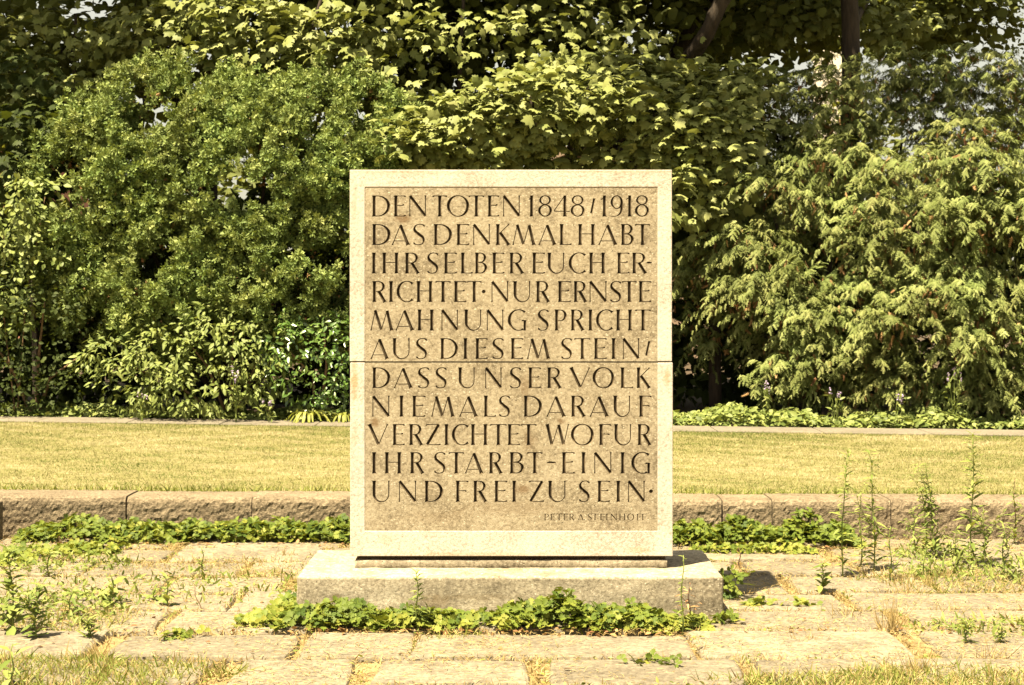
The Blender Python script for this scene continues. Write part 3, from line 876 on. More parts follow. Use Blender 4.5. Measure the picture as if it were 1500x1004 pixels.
# ------------------------------------------------------------------ foliage generators
def trunk_mesh(name, pts, rads, parent, mat='bark', k=9):
    pts = np.asarray(pts, float)
    n = 5
    P, Rr = [], []
    for i in range(len(pts) - 1):
        for j in range(n):
            t = j / n; P.append(pts[i] * (1 - t) + pts[i + 1] * t + rng.normal(0, rads[i] * .12, 3) * (0 if i == 0 and j == 0 else 1)); Rr.append(rads[i] * (1 - t) + rads[i + 1] * t)
    P.append(pts[-1]); Rr.append(rads[-1])
    V, T = tube(P, Rr, k)
    return from_arrays(name, V, T, M[mat], parent, smooth=True)

def on_blobs(blobs, n, r0=.8, r1=1.0, front=False):
    """random points in the outer shell of a set of ellipsoids, with outward normals"""
    B = np.array(blobs, float)
    area = (B[:, 3] * B[:, 4] + B[:, 3] * B[:, 5] + B[:, 4] * B[:, 5])
    pick = rng.choice(len(B), n, p=area / area.sum())
    d = unit(rng.normal(0, 1, (n, 3)))
    if front: d[:, 1] = np.where(rng.random(n) < .8, -abs(d[:, 1]), d[:, 1])
    r = rnd(n, r0, r1) ** .6
    b = B[pick]
    pos = b[:, :3] + d * b[:, 3:6] * r[:, None]
    nrm = unit(d / b[:, 3:6])
    return pos, nrm
def keep_outer(pos, nrm, blobs, lim=.62):
    B = np.array(blobs, float)
    q = ((pos[:, None, :] - B[None, :, :3]) / B[None, :, 3:6])
    ins = (q ** 2).sum(-1).min(1) > lim ** 2
    return pos[ins], nrm[ins]

def tufted_bush(root, blobs, n_clump, per, tuft=.06, clump=(.12, .22), mat='yew', up=.55, name='foliage'):
    """a dense needled bush: rounded clumps on lobes, each clump covered in needle tufts"""
    s = Scatter()
    cp, cn = on_blobs(blobs, n_clump, .62, 1.12, True)
    cp, cn = keep_outer(cp, cn, blobs, .72)
    n = len(cp)
    rad = rnd(n, *clump)
    cv = rnd(n, 0, 1)
    idx = np.repeat(np.arange(n), per)
    d = unit(rng.normal(0, 1, (len(idx), 3)) + cn[idx] * .7 + np.array((0, 0, .35)))
    stretch = np.array((1, 1, 1.5))
    pos = cp[idx] + d * rad[idx][:, None] * stretch * (rnd(len(idx), .35, 1.0) ** .5)[:, None]
    pos[:, 2] = np.maximum(pos[:, 2], .22)
    dirs = unit(d + np.array((0, 0, up)) + gauss(len(idx), .25))
    nr = unit(gauss(len(idx)))
    var = np.clip(cv[idx] * .45 + rnd(len(idx), 0, .55), 0, 1)
    k = rng.integers(0, 3, len(idx))
    for t in range(3):
        mk = k == t
        s.add(T_TUFT[t], pos[mk], dirs[mk], nr[mk], rnd(mk.sum(), tuft * .7, tuft * 1.3), var[mk])
    return s.build(name, M[mat], root)

def hollows(p, seed=0.0, thr=-.32, f=1.0):
    """keeps points outside the hollows of a smooth random field, so that the bush has deep gaps"""
    x, y, z = p[:, 0] * f, p[:, 1] * f, p[:, 2] * f
    v = np.sin(x * 3.1 + seed) * np.cos(z * 3.7 + seed * 2) + .7 * np.sin(x * 6.3 + z * 4.9 + y * 3 + seed) * np.cos(z * 7.1 - x * 3.3) + .4 * np.sin(y * 5 + x * 11 - z * 9)
    return v > thr

def plumed_bush(root, blobs, n_pl, per, tuft=.055, L=(.16, .36), mat='yew', name='foliage'):
    """loose yew: ascending feathery shoots standing out of the lobes at uneven heights, darker gaps between"""
    cp, cn = on_blobs(blobs, n_pl, .55, 1.15, True)
    cp, cn = keep_outer(cp, cn, blobs, .66)
    kk = hollows(cp, 1.3, -.42); cp, cn = cp[kk], cn[kk]
    n = len(cp)
    ax = unit(cn * .75 + np.array((0, -.1, .8)) + gauss(n, .25))
    u = unit(np.cross(ax, gauss(n))); w_ = np.cross(ax, u)
    ln = rnd(n, *L) * (1 + .5 * (rng.random(n) < .15)); cv = rnd(n)
    idx = np.repeat(np.arange(n), per); m = len(idx)
    t = rnd(m) ** .8
    a = rnd(m, 0, 2 * math.pi); rad = (.015 + .05 * (1 - t) ** .8) * rnd(m, .3, 1.1)
    ro = np.cos(a)[:, None] * u[idx] + np.sin(a)[:, None] * w_[idx]
    pos = cp[idx] + ax[idx] * (ln[idx] * t)[:, None] + ro * rad[:, None]
    pos[:, 2] = np.maximum(pos[:, 2], .22)
    dirs = unit(ax[idx] * .7 + ro * .9 + gauss(m, .3))
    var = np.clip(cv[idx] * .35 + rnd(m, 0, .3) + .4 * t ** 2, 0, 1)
    k = rng.integers(0, 3, m); nr = unit(gauss(m)); s = Scatter()
    d_ = Scatter(); q_ = rng.integers(0, n, 2200)
    d_.add(T_TUFT[0], cp[q_] - cn[q_] * .05 + gauss(2200, .06), unit(gauss(2200)), unit(gauss(2200)), rnd(2200, .02, .05), rnd(2200))
    tag(d_.build('dead_twigs', M['dead'], root), kind='stuff')
    for q in range(3):
        mk = k == q
        s.add(T_TUFT[q], pos[mk], dirs[mk], nr[mk], rnd(mk.sum(), tuft * .65, tuft * 1.35), var[mk])
    return s.build(name, M[mat], root)

def pads(blobs, per, sz=(.2, .36), thick=.3, seed=0):
    """break lobes into separate hanging branch pads with hollows between"""
    out = []
    for b in blobs:
        k = max(4, int(per * (b[3] * b[5] + b[3] * b[4])))
        for _ in range(k):
            d = rng.normal(0, 1, 3); d /= np.linalg.norm(d); d[1] = -abs(d[1]) if rng.random() < .75 else d[1]
            q = rng.uniform(.55, 1.05); s_ = rng.uniform(*sz)
            out.append((b[0] + d[0] * b[3] * q, b[1] + d[1] * b[4] * q, b[2] + d[2] * b[5] * q, s_, s_, s_ * thick))
    return out

def spray_bush(root, blobs, n_spray, holes=-.45, mat='yew2', L=(.2, .4), twig=.092, name='foliage', droop=.55):
    """yew with layered, drooping flat sprays of twigs"""
    s = Scatter()
    cp, cn = on_blobs(blobs, n_spray, .3, 1.08, True)
    kk = hollows(cp, 4.1, holes); cp, cn = cp[kk], cn[kk]
    n = len(cp)
    out = cn.copy(); out[:, 2] = out[:, 2] * .3 + rnd(n, .0, .45); out = unit(out + gauss(n, .22))
    side = unit(np.cross(out, np.array((0, 0, 1.0))))
    length = rnd(n, *L); cv = rnd(n)
    st_ = 9
    Ps, Ds, Ns, Ss, Vs = [], [], [], [], []
    for i in range(st_):
        t = (i + .6) / st_
        c = cp + out * (length * t)[:, None] - np.array((0, 0, 1.)) * (length * droop * t * t)[:, None]
        td = unit(out - np.array((0, 0, 1.)) * (2 * droop * t))
        for sg in (-1, 1):
            dd = unit(td * .55 + side * sg * (1.0 - .45 * t) + np.array((0, 0, -.5)) + gauss(n, .22))
            Ps.append(c + gauss(n, .008)); Ds.append(dd); Ns.append(unit(np.array((0, -.25, .9)) + cn * .35 + gauss(n, .3)))
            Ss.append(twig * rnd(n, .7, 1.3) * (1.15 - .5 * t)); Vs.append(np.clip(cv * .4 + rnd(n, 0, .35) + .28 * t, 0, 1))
    d_ = Scatter(); nd = n; dp = cp - cn * .04 - np.array((0, 0, .06)) + gauss(n, .07)
    d_.add(T_TWIG, dp, unit(gauss(n, .5) - np.array((0, 0, 1.0))), unit(gauss(n)), rnd(n, .05, .11), rnd(n))
    tag(d_.build('dead_twigs', M['dead'], root), kind='stuff')
    s.add(T_TWIG, np.concatenate(Ps), np.concatenate(Ds), np.concatenate(Ns), np.concatenate(Ss), np.concatenate(Vs))
    return s.build(name, M[mat], root)

def leafy(root, blobs, n_cl, per, size, mat, tm, spread=.16, droop=.35, r=(.7, 1.05), up=.7, flat=.45, lim=.55, name='foliage', front=True, jit=.35):
    """broad leaves in flat drooping clusters"""
    s = Scatter()
    cp, cn = on_blobs(blobs, n_cl, r[0], r[1], front)
    cp, cn = keep_outer(cp, cn, blobs, lim)
    n = len(cp); idx = np.repeat(np.arange(n), per)
    m = len(idx); cv = rnd(n)
    pos = cp[idx] + gauss(m, 1) * np.array((spread, spread, spread * flat))
    pos[:, 2] = np.maximum(pos[:, 2], .23)
    o = pos - cp[idx]; o[:, 2] = 0
    d = unit(cn[idx] * .5 + o / spread * .5 + gauss(m, .45) - np.array((0, 0, droop)))
    nr = unit(np.array((-.1, -.38, up)) + cn[idx] * .4 + gauss(m, jit))
    s.add(tm, pos, d, nr, rnd(m, size * .6, size * 1.25), np.clip(cv[idx] * .5 + rnd(m, 0, .5), 0, 1))
    return s.build(name, M[mat], root)

def B(px, py, D, rx, ry, rz):      # lobe given by where it stands: photo column, row and distance
    return (PX(px, D), D, PZ(py, D), rx, ry, rz)

def plant(name, label, cat, x, y, z=.2, group=None):
    o = empty(name, (x, y, z)); tag(o, label, cat, group); return o
def stems(root, x, y, z, tops, r0=.03, mat='bark', name='stem'):
    for (tx, ty, tz) in tops:
        mid = ((x + tx) / 2 + random.uniform(-.1, .1), (y + ty) / 2 + random.uniform(-.1, .1), (z + tz) / 2 + .1)
        trunk_mesh(name, [(x + random.uniform(-.05, .05), y, z - .05), mid, (tx, ty, tz)], [r0, r0 * .7, r0 * .3], root, mat, 6)

# ------------------------------------------------------------------ big shade trees behind (crowns reach above the picture)
def big_tree(label, x, y, h0, blobs, limbs, n_cl, per, size, trad=.22, mat='dark', tm=T_MAPS, spread=.3, r=(.3, 1.05), **kw):
    t = plant('shade_tree', label, 'tree', x, y, 0)
    for pts, rr in limbs:
        trunk_mesh('trunk' if pts[0][2] < .5 else 'limb', pts, rr, t)
    leafy(t, blobs, n_cl, per, size, mat, tm, spread=spread, r=r, lim=0.0, name='crown', front=False, **kw)
    return t
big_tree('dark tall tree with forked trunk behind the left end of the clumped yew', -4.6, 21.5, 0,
         [(-6.6, 21, 6.2, 2.9, 2.3, 2.3), (-3.4, 20.5, 7.4, 2.8, 2.5, 2.3), (-8.5, 21.5, 4.2, 2.2, 2, 2.6), (-5.2, 21.8, 5.0, 2.2, 1.2, 1.1), (-5.2, 20.0, 9.0, 3.5, 2.8, 2.0), (-8.2, 18.4, 8.8, 2.9, 2.2, 1.6)],  # last lobe is out of view, added to shade the upper left trees
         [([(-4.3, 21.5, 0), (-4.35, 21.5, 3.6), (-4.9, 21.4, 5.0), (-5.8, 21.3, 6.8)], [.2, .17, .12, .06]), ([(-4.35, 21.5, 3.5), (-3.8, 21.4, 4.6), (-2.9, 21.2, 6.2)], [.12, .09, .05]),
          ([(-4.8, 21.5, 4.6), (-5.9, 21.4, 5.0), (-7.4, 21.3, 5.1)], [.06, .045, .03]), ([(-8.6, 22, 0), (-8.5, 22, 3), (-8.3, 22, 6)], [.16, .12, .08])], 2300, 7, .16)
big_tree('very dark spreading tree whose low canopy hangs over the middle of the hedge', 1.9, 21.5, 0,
         [(-.6, 21, 6.9, 3.2, 2.6, 2.1), (2.4, 20.6, 7.3, 3.0, 2.6, 2.2), (1.0, 22, 5.2, 3.0, 1.3, 1.5), (-2.2, 22, 5.3, 1.9, 1.3, 1.3), (.8, 19.6, 8.6, 3.6, 2.5, 1.8), (1.2, 23, 3.4, 3.6, .8, 1.6), (.95, 16.1, 8.3, 1.1, .9, .7)],  # last lobe is unseen, added overhead to shade the maple right of the memorial
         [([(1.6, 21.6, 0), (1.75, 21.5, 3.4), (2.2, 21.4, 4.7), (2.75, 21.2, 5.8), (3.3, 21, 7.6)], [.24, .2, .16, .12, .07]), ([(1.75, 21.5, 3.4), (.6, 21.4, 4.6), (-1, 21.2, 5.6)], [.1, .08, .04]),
          ([(2.0, 21.5, 4.2), (3.2, 21.4, 4.5), (4.4, 21.2, 4.8)], [.06, .045, .02]), ([(1.72, 21.5, 3.0), (1.95, 19.2, 4.1), (2.35, 18.3, 4.75), (2.75, 18.2, 5.6), (3.2, 18.4, 7)], [.12, .11, .1, .09, .06]), ([(2.75, 21.2, 5.8), (2.2, 19.5, 7.2), (1.4, 17.5, 8.0), (1.0, 16.2, 8.3)], [.1, .07, .05, .02])], 4800, 7, .135)  # last limb added only to carry the unseen shading lobe
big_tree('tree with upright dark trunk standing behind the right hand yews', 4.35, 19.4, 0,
         [(5.6, 24, 7.4, 2.6, 2.2, 1.9), (3.9, 24.5, 6.2, 1.5, 1.2, .9), (6.6, 24.2, 6.1, 1.3, 1.2, .7), (4.1, 17.3, 8.6, 3.0, 1.5, 1.1)],  # last lobe is unseen, added forward to shade the tops of the right yews
         [([(4.36, 19.4, 0), (4.33, 19.4, 3.5), (4.35, 19.6, 7.5)], [.15, .13, .09]), ([(4.33, 19.45, 5.0), (5.2, 22, 6.0), (6.6, 24.2, 6.6)], [.07, .05, .03]), ([(4.35, 19.55, 6.2), (4.4, 18.6, 7.6), (4.2, 17.6, 8.4)], [.08, .06, .04])], 1250, 7, .15)  # last limb carries the added shading lobe
t = plant('small_leaved_tree', 'airy small leaved tree whose twigs hang against the bright sky at top right', 'tree', 9.6, 24.5, 0)
trunk_mesh('trunk', [(9.6, 24.5, 0), (9.4, 24.4, 4), (9.2, 24.3, 8)], [.16, .12, .06], t)
for a, b, c in ((7.0, 24, 6.1), (8.2, 24.2, 5.6), (6.2, 24, 6.8)): trunk_mesh('limb', [(9.35, 24.4, 5.2), ((9.35 + a) / 2, 24.3, c + .3), (a, b, c)], [.05, .03, .012], t)
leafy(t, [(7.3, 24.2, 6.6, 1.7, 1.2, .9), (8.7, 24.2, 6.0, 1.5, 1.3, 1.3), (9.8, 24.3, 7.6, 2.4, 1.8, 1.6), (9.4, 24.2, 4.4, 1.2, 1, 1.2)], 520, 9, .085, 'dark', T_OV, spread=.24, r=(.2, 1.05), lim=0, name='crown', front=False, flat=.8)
# distant green mass that closes the view behind the hedge
for i, (x, y, rx, rz, cz, lab) in enumerate([(-11, 33, 3.5, 3.2, 3.0, 'far dark tree at the left edge behind the forked tree'), (-5.2, 34, 3.3, 2.9, 2.7, 'far rounded tree glimpsed over the clumped yew'),
                                          (-.3, 33, 3.4, 2.6, 2.4, 'far low tree behind the dark spreading canopy'), (6.8, 36, 2.8, 3.0, 2.7, 'far dense tree low behind the right hand yews'), (12, 34, 3.5, 3.2, 2.8, 'far tree beyond the small leaved tree at the right')]):
    t = plant('distant_tree', lab, 'tree', x, y, 0)
    trunk_mesh('trunk', [(x, y, 0), (x + .1, y, 2), (x, y, cz)], [.2, .16, .1], t)
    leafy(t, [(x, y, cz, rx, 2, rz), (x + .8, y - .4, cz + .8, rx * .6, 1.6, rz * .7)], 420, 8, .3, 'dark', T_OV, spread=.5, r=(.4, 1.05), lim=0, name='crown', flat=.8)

# ------------------------------------------------------------------ maples in the sun
t = plant('maple_tree', 'sunlit pale green maple spreading just above the memorial', 'tree', .6, 17.6, .2)
trunk_mesh('trunk', [(.7, 17.9, .1), (.65, 17.8, 1.6), (.5, 17.6, 2.8), (.2, 17.4, 3.9)], [.09, .07, .05, .02], t)
for q in ((-.9, 17.1, 3.2), (1.6, 17.1, 3.6), (.9, 17.0, 4.0), (-.3, 17.0, 3.9), (1.2, 17.0, 2.9)): trunk_mesh('limb', [(.55, 17.7, 2.4), ((.55 + q[0]) / 2, 17.4, q[2] - .4), q], [.04, .025, .01], t)
MB_ = [B(770, 165, 17.1, .75, .5, .42), B(690, 190, 17.1, .6, .5, .35), B(860, 150, 17.2, .75, .5, .38), B(945, 175, 17.2, .5, .5, .36), B(640, 205, 17.1, .4, .4, .25), B(620, 220, 17.1, .35, .4, .25),
       B(720, 240, 17.4, .7, .5, .35), B(930, 215, 17.3, .45, .4, .35), B(800, 300, 17.7, .9, .4, .6), B(900, 100, 17.9, .4, .3, .2), B(820, 95, 18.0, .35, .3, .15), B(985, 130, 17.8, .35, .3, .25), B(590, 190, 17.5, .25, .3, .2), B(1010, 190, 17.4, .35, .3, .3)]
leafy(t, MB_, 760, 7, .128, 'maple', T_MAP, spread=.13, droop=.45, r=(.75, 1.1), up=.75, lim=.62, name='crown', flat=.4)
t = plant('maple_tree', 'loose sunlit maple with gaps of sky above the middle of the clumped yew', 'tree', -2.6, 18.6, .2)
trunk_mesh('trunk', [(-2.5, 18.9, .1), (-2.55, 18.8, 2.4), (-2.7, 18.6, 3.9), (-2.3, 18.4, 5.2)], [.09, .08, .05, .02], t)
for q in ((-3.6, 18.3, 4.3), (-1.6, 18.3, 4.2), (-2.9, 18.2, 4.9)): trunk_mesh('limb', [(-2.6, 18.7, 3.3), ((-2.6 + q[0]) / 2, 18.5, q[2] - .3), q], [.035, .02, .01], t)
leafy(t, [B(380, 75, 18.4, .75, .5, .4), B(470, 70, 18.4, .65, .5, .45), B(520, 115, 18.3, .5, .4, .25), B(450, 120, 18.5, .5, .4, .3), B(350, 30, 18.5, .8, .5, .35), B(540, 20, 18.5, .5, .5, .45)], 250, 7, .125, 'maple', T_MAP, spread=.14, droop=.4, r=(.6, 1.1), lim=.5, name='crown')
t = plant('maple_tree', 'small maple bough in the sun beside the forked dark trunk', 'tree', -4.6, 19.2, .2)
trunk_mesh('trunk', [(-4.9, 19.6, .1), (-4.9, 19.5, 2.6), (-4.6, 19.3, 4.6)], [.07, .05, .02], t)
leafy(t, [B(195, 50, 19.1, .55, .4, .2), B(165, 75, 19.1, .35, .4, .18), B(250, 30, 19.2, .4, .4, .2), B(115, 170, 19, .5, .4, .5)], 150, 7, .12, 'maple', T_MAP, spread=.14, droop=.4, r=(.5, 1.1), lim=.3, name='crown')
t = plant('maple_tree', 'half shaded maple hanging between the memorial and the right hand yews', 'tree', 2.5, 17.3, .2)
trunk_mesh('trunk', [(2.4, 17.9, .1), (2.35, 17.8, 2.2), (2.2, 17.6, 4.0)], [.08, .06, .02], t)
leafy(t, [B(1010, 215, 17.2, .45, .4, .45), B(1040, 180, 17.5, .45, .4, .4), B(1000, 290, 17.0, .25, .35, .4), B(1045, 270, 17.3, .35, .4, .4), B(990, 130, 17.8, .5, .4, .3), B(1060, 130, 18, .5, .4, .25)], 320, 7, .125, 'maple', T_MAP, spread=.13, droop=.5, r=(.7, 1.1), lim=.5, name='crown')
t = plant('maple_tree', 'pale sunlit maple bough beside the upright dark trunk at the top right', 'tree', 4.6, 21.0, .2)
trunk_mesh('trunk', [(4.9, 21.6, .1), (4.8, 21.5, 3.2), (4.6, 21.2, 5.4)], [.07, .05, .02], t)
leafy(t, [B(1190, 25, 21, .55, .5, .22), B(1225, 15, 21, .45, .4, .3), B(1290, 30, 21.3, .6, .5, .35), B(1140, 35, 21, .4, .4, .2), B(1080, 20, 21.4, .6, .5, .25)], 180, 7, .13, 'maple', T_MAP, spread=.15, droop=.4, r=(.5, 1.1), lim=.3, name='crown')

t = plant('maple_tree', 'thin maple whose scattered sunlit leaves speckle the dark canopy above the memorial', 'tree', -.6, 18.9, .2)
trunk_mesh('trunk', [(-.7, 19.3, .1), (-.75, 19.2, 2.6), (-.6, 19.0, 5.4)], [.06, .045, .02], t)
leafy(t, [B(600, 60, 18.6, .8, .5, .4), B(700, 50, 18.4, .9, .5, .3), B(830, 30, 18.4, .9, .5, .35), B(920, 60, 18.3, .6, .4, .25), B(620, 130, 18.6, .5, .4, .3), B(1000, 110, 18.4, .4, .4, .25)], 120, 4, .12, 'maple', T_MAP, spread=.2, droop=.4, r=(.1, 1.1), lim=0, name='crown')
t = plant('maple_tree', 'thin maple with a few sunlit leaves in the dark top left corner', 'tree', -5.6, 19.4, .2)
trunk_mesh('trunk', [(-5.7, 19.8, .1), (-5.7, 19.7, 2.6), (-5.6, 19.5, 5.2)], [.05, .04, .02], t)
leafy(t, [B(60, 60, 19.2, .8, .5, .5), B(20, 140, 19, .6, .5, .4), B(130, 110, 19.2, .5, .4, .4)], 70, 4, .11, 'maple', T_MAP, spread=.2, droop=.4, r=(.1, 1.1), lim=0, name='crown')

# ------------------------------------------------------------------ the evergreen hedge line
YL = [B(150, 330, 17.6, .75, .7, 1.25), B(235, 260, 17.4, .7, .7, 1.15), B(330, 300, 17.2, .85, .8, 1.2), B(420, 290, 17.2, .8, .8, 1.15), B(505, 320, 17.3, .75, .7, 1.25), B(560, 300, 17.6, .6, .6, 1.1),
      B(290, 430, 17.0, .9, .7, .8), B(430, 420, 16.9, .9, .7, .75), B(170, 420, 17.5, .7, .6, .7), B(235, 160, 17.6, .27, .35, .45), B(140, 200, 17.8, .26, .35, .36), B(345, 165, 17.5, .25, .35, .38), B(400, 175, 17.6, .2, .3, .26), B(455, 160, 17.5, .26, .35, .3), B(530, 170, 17.7, .28, .35, .38)]
t = plant('clumped_yew', 'broad bushy yew with tufted blue green needles filling the space left of the memorial', 'shrub', -3.1, 17.4)
stems(t, -3.2, 17.5, .2, [(-4.4, 17.4, 2.6), (-3.6, 17.3, 3.2), (-2.8, 17.2, 3.0), (-2.0, 17.2, 3.1), (-1.6, 17.5, 2.4), (-4.8, 17.7, 1.8)], .055)
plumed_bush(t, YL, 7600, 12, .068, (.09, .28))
YR = [  # right hand yews: one nearer the memorial, one at the right edge, one dark behind
 ('drooping_yew', 'drooping yew with sunlit layered sprays right of the memorial', [B(1135, 320, 17.0, .5, .6, .55), B(1220, 280, 16.9, .6, .6, .6), B(1130, 440, 16.9, .5, .6, .55), B(1230, 420, 16.6, .7, .7, .8), B(1220, 540, 16.4, .65, .6, .42), B(1060, 400, 17.4, .4, .5, .7), B(1020, 430, 17.7, .3, .4, .8), B(1160, 520, 16.8, .4, .5, .4)], 1500, 16.9, 3.4),
 ('drooping_yew', 'larger drooping yew that runs out of the right edge of the photograph', [B(1340, 330, 16.2, .75, .7, .85), B(1430, 270, 16.3, .6, .7, .75), B(1490, 380, 16.0, .8, .7, .9), B(1370, 480, 15.9, .8, .7, .65), B(1480, 560, 15.8, .6, .5, .45), B(1320, 570, 15.9, .5, .5, .35), B(1560, 330, 16.2, .7, .7, 1.0)], 1800, 16.2, 5.2),
 ('drooping_yew', 'tall shaded yew behind the two drooping ones, topped by sunlit tips', [B(1130, 180, 18.6, .7, .6, .6), B(1210, 200, 18.2, .5, .5, .8), B(1240, 150, 17.9, .3, .4, .5), B(1320, 210, 18.6, .9, .6, .7), B(1420, 170, 18.7, .9, .6, .7), B(1290, 330, 18.4, 1.4, .5, .9), B(1090, 260, 18.8, .6, .5, .7), B(1490, 150, 18.3, .5, .5, .6), B(1350, 140, 18.8, .6, .5, .4), B(1440, 260, 18.4, .8, .5, .8), B(1150, 300, 18.4, .7, .5, .8), B(1090, 180, 18.7, .5, .5, .45), B(1290, 120, 18.8, .5, .5, .35), B(1195, 125, 18.5, .4, .4, .3), B(1420, 110, 18.6, .6, .5, .35), B(1340, 110, 18.8, .5, .5, .3)], 1750, 18.6, 4.4)]
for nm, lab, bl, ns, yy, xx in YR:
    t = plant(nm, lab, 'shrub', xx, yy + .2)
    stems(t, xx, yy + .3, .2, [(b[0], b[1], b[2]) for b in bl[:6]], .05)
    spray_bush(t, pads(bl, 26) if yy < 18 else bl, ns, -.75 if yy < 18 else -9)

# undergrowth that closes the hedge from behind, deep shade painted into its leaf colour
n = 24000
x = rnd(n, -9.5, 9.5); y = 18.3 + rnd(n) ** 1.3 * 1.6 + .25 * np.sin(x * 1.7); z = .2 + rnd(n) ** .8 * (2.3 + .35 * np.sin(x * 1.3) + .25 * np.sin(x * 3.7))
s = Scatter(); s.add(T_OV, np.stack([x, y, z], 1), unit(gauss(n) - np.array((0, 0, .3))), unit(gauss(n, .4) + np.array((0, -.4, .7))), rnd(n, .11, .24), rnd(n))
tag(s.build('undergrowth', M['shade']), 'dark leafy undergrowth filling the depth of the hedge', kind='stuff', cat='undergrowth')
# ------------------------------------------------------------------ shrubs at the left
t = plant('broad_leaved_shrub', 'rounded shrub with matt oval leaves at the foot of the clumped yew', 'shrub', -3.1, 16.6)
stems(t, -3.1, 16.7, .2, [(-4.1, 16.4, .8), (-3.6, 16.4, 1.2), (-3.0, 16.4, 1.3), (-2.5, 16.4, 1.2)], .02, 'twig')
leafy(t, [B(200, 560, 16.4, .35, .35, .3), B(260, 530, 16.4, .5, .45, .45), B(330, 510, 16.4, .5, .45, .5), B(385, 520, 16.4, .35, .4, .5), B(300, 570, 16.2, .7, .35, .25), B(165, 520, 16.6, .35, .35, .16)], 330, 9, .085, 'shrub', T_OVN, spread=.07, droop=.6, r=(.75, 1.1), up=.6, lim=.65)
t = plant('glossy_shrub', 'shrub with small shiny dark leaves touching the left side of the memorial', 'shrub', -2.0, 16.4)
stems(t, -2.1, 16.5, .2, [(-2.4, 16.2, 1.0), (-2.0, 16.2, 1.2), (-1.6, 16.3, 1.3)], .02, 'twig')
leafy(t, [B(455, 530, 16.2, .5, .4, .45), B(500, 500, 16.3, .4, .4, .3), B(420, 500, 16.4, .3, .3, .3), B(540, 540, 16.3, .5, .4, .5)], 260, 9, .075, 'gloss', T_OVN, spread=.065, droop=.3, r=(.75, 1.1), up=.6, lim=.65, jit=.5)
t = plant('shade_toned_shrub', 'shaded small leaved shrub in the lower left corner of the hedge', 'shrub', -5.4, 17.0)
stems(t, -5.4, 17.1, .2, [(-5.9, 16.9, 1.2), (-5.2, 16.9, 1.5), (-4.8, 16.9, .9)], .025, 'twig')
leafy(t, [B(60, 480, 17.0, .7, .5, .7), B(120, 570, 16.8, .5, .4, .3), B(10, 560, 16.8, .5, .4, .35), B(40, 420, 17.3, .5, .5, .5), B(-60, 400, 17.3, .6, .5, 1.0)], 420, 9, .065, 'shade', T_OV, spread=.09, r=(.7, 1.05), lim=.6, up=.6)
for xx, lab in ((-8.3, 'dark shrub that closes the hedge beyond its left end'), (8.2, 'dark shrub that closes the hedge beyond its right end')):
    t = plant('shade_toned_shrub', lab, 'shrub', xx, 16.6)
    stems(t, xx, 16.7, .2, [(xx - .6, 16.6, 1.8), (xx + .5, 16.6, 2.2)], .03, 'twig')
    leafy(t, [(xx, 16.8, 1.3, 1.3, .8, 1.2), (xx + .4, 17.2, 2.4, 1.0, .8, .9)], 330, 9, .12, 'shade', T_OV, spread=.14, r=(.7, 1.05), lim=.6, up=.6)
t = plant('climbing_bindweed', 'pale leaved climber trailing down over the left end of the clumped yew', 'climber', -5.6, 16.9)
leafy(t, [B(25, 330, 16.9, .3, .2, .35), B(10, 400, 16.8, .25, .2, .45), B(50, 290, 16.9, .25, .2, .25), B(70, 370, 16.9, .3, .2, .2), B(15, 460, 16.8, .2, .2, .3)], 130, 6, .085, 'shrub', T_OV, spread=.07, droop=.6, r=(.6, 1.1), lim=.3)
stems(t, PX(20, 17), 17, .2, [(PX(70, 17), 16.9, PZ(290, 17)), (PX(10, 17), 16.9, PZ(340, 17))], .01, 'twig')
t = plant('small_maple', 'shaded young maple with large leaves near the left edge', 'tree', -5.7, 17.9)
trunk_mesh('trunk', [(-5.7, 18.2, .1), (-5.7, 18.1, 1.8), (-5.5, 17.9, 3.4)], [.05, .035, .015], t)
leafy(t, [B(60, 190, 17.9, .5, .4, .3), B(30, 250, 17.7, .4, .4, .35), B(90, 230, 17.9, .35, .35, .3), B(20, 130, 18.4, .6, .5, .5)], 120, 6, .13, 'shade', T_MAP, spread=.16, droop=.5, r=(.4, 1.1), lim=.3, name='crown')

# low plants along the bed edge
def bed_cover(x0, x1, dens, hfun, mat, tm, size, name, label, depth=.9, droop=.2):
    n = int((x1 - x0) * dens)
    x = rnd(n, x0, x1); v = rnd(n)
    y = farY(x) + .64 + v * depth
    h = hfun(x) * (1 - .55 * abs(v - .5) * 1.2) * rnd(n, .25, 1.0)
    pos = np.stack([x, y, .21 + h], 1)
    d = unit(np.stack([rnd(n, -1, 1), rnd(n, -1.2, .5), rnd(n, -.5, .3)], 1))
    nr = unit(np.array((0, -.35, .8)) + gauss(n, .35))
    s = Scatter(); s.add(tm, pos, d, nr, rnd(n, size * .55, size * 1.3), rnd(n))
    o = s.build(name, M[mat]); tag(o, label, kind='stuff', cat='plants'); return o
bed_cover(-6.5, -1.3, 900, lambda x: .13 + .05 * np.sin(x * 5), 'shrub', T_OV, .075, 'ground_cover', 'low leafy edging plants along the bed left of the memorial')
bed_cover(1.2, 6.6, 1500, lambda x: .17 + .05 * np.sin(x * 3.3) + .04 * np.sin(x * 9), 'shrub', T_OV, .075, 'ground_cover', 'ankle high leafy plants along the bed right of the memorial')

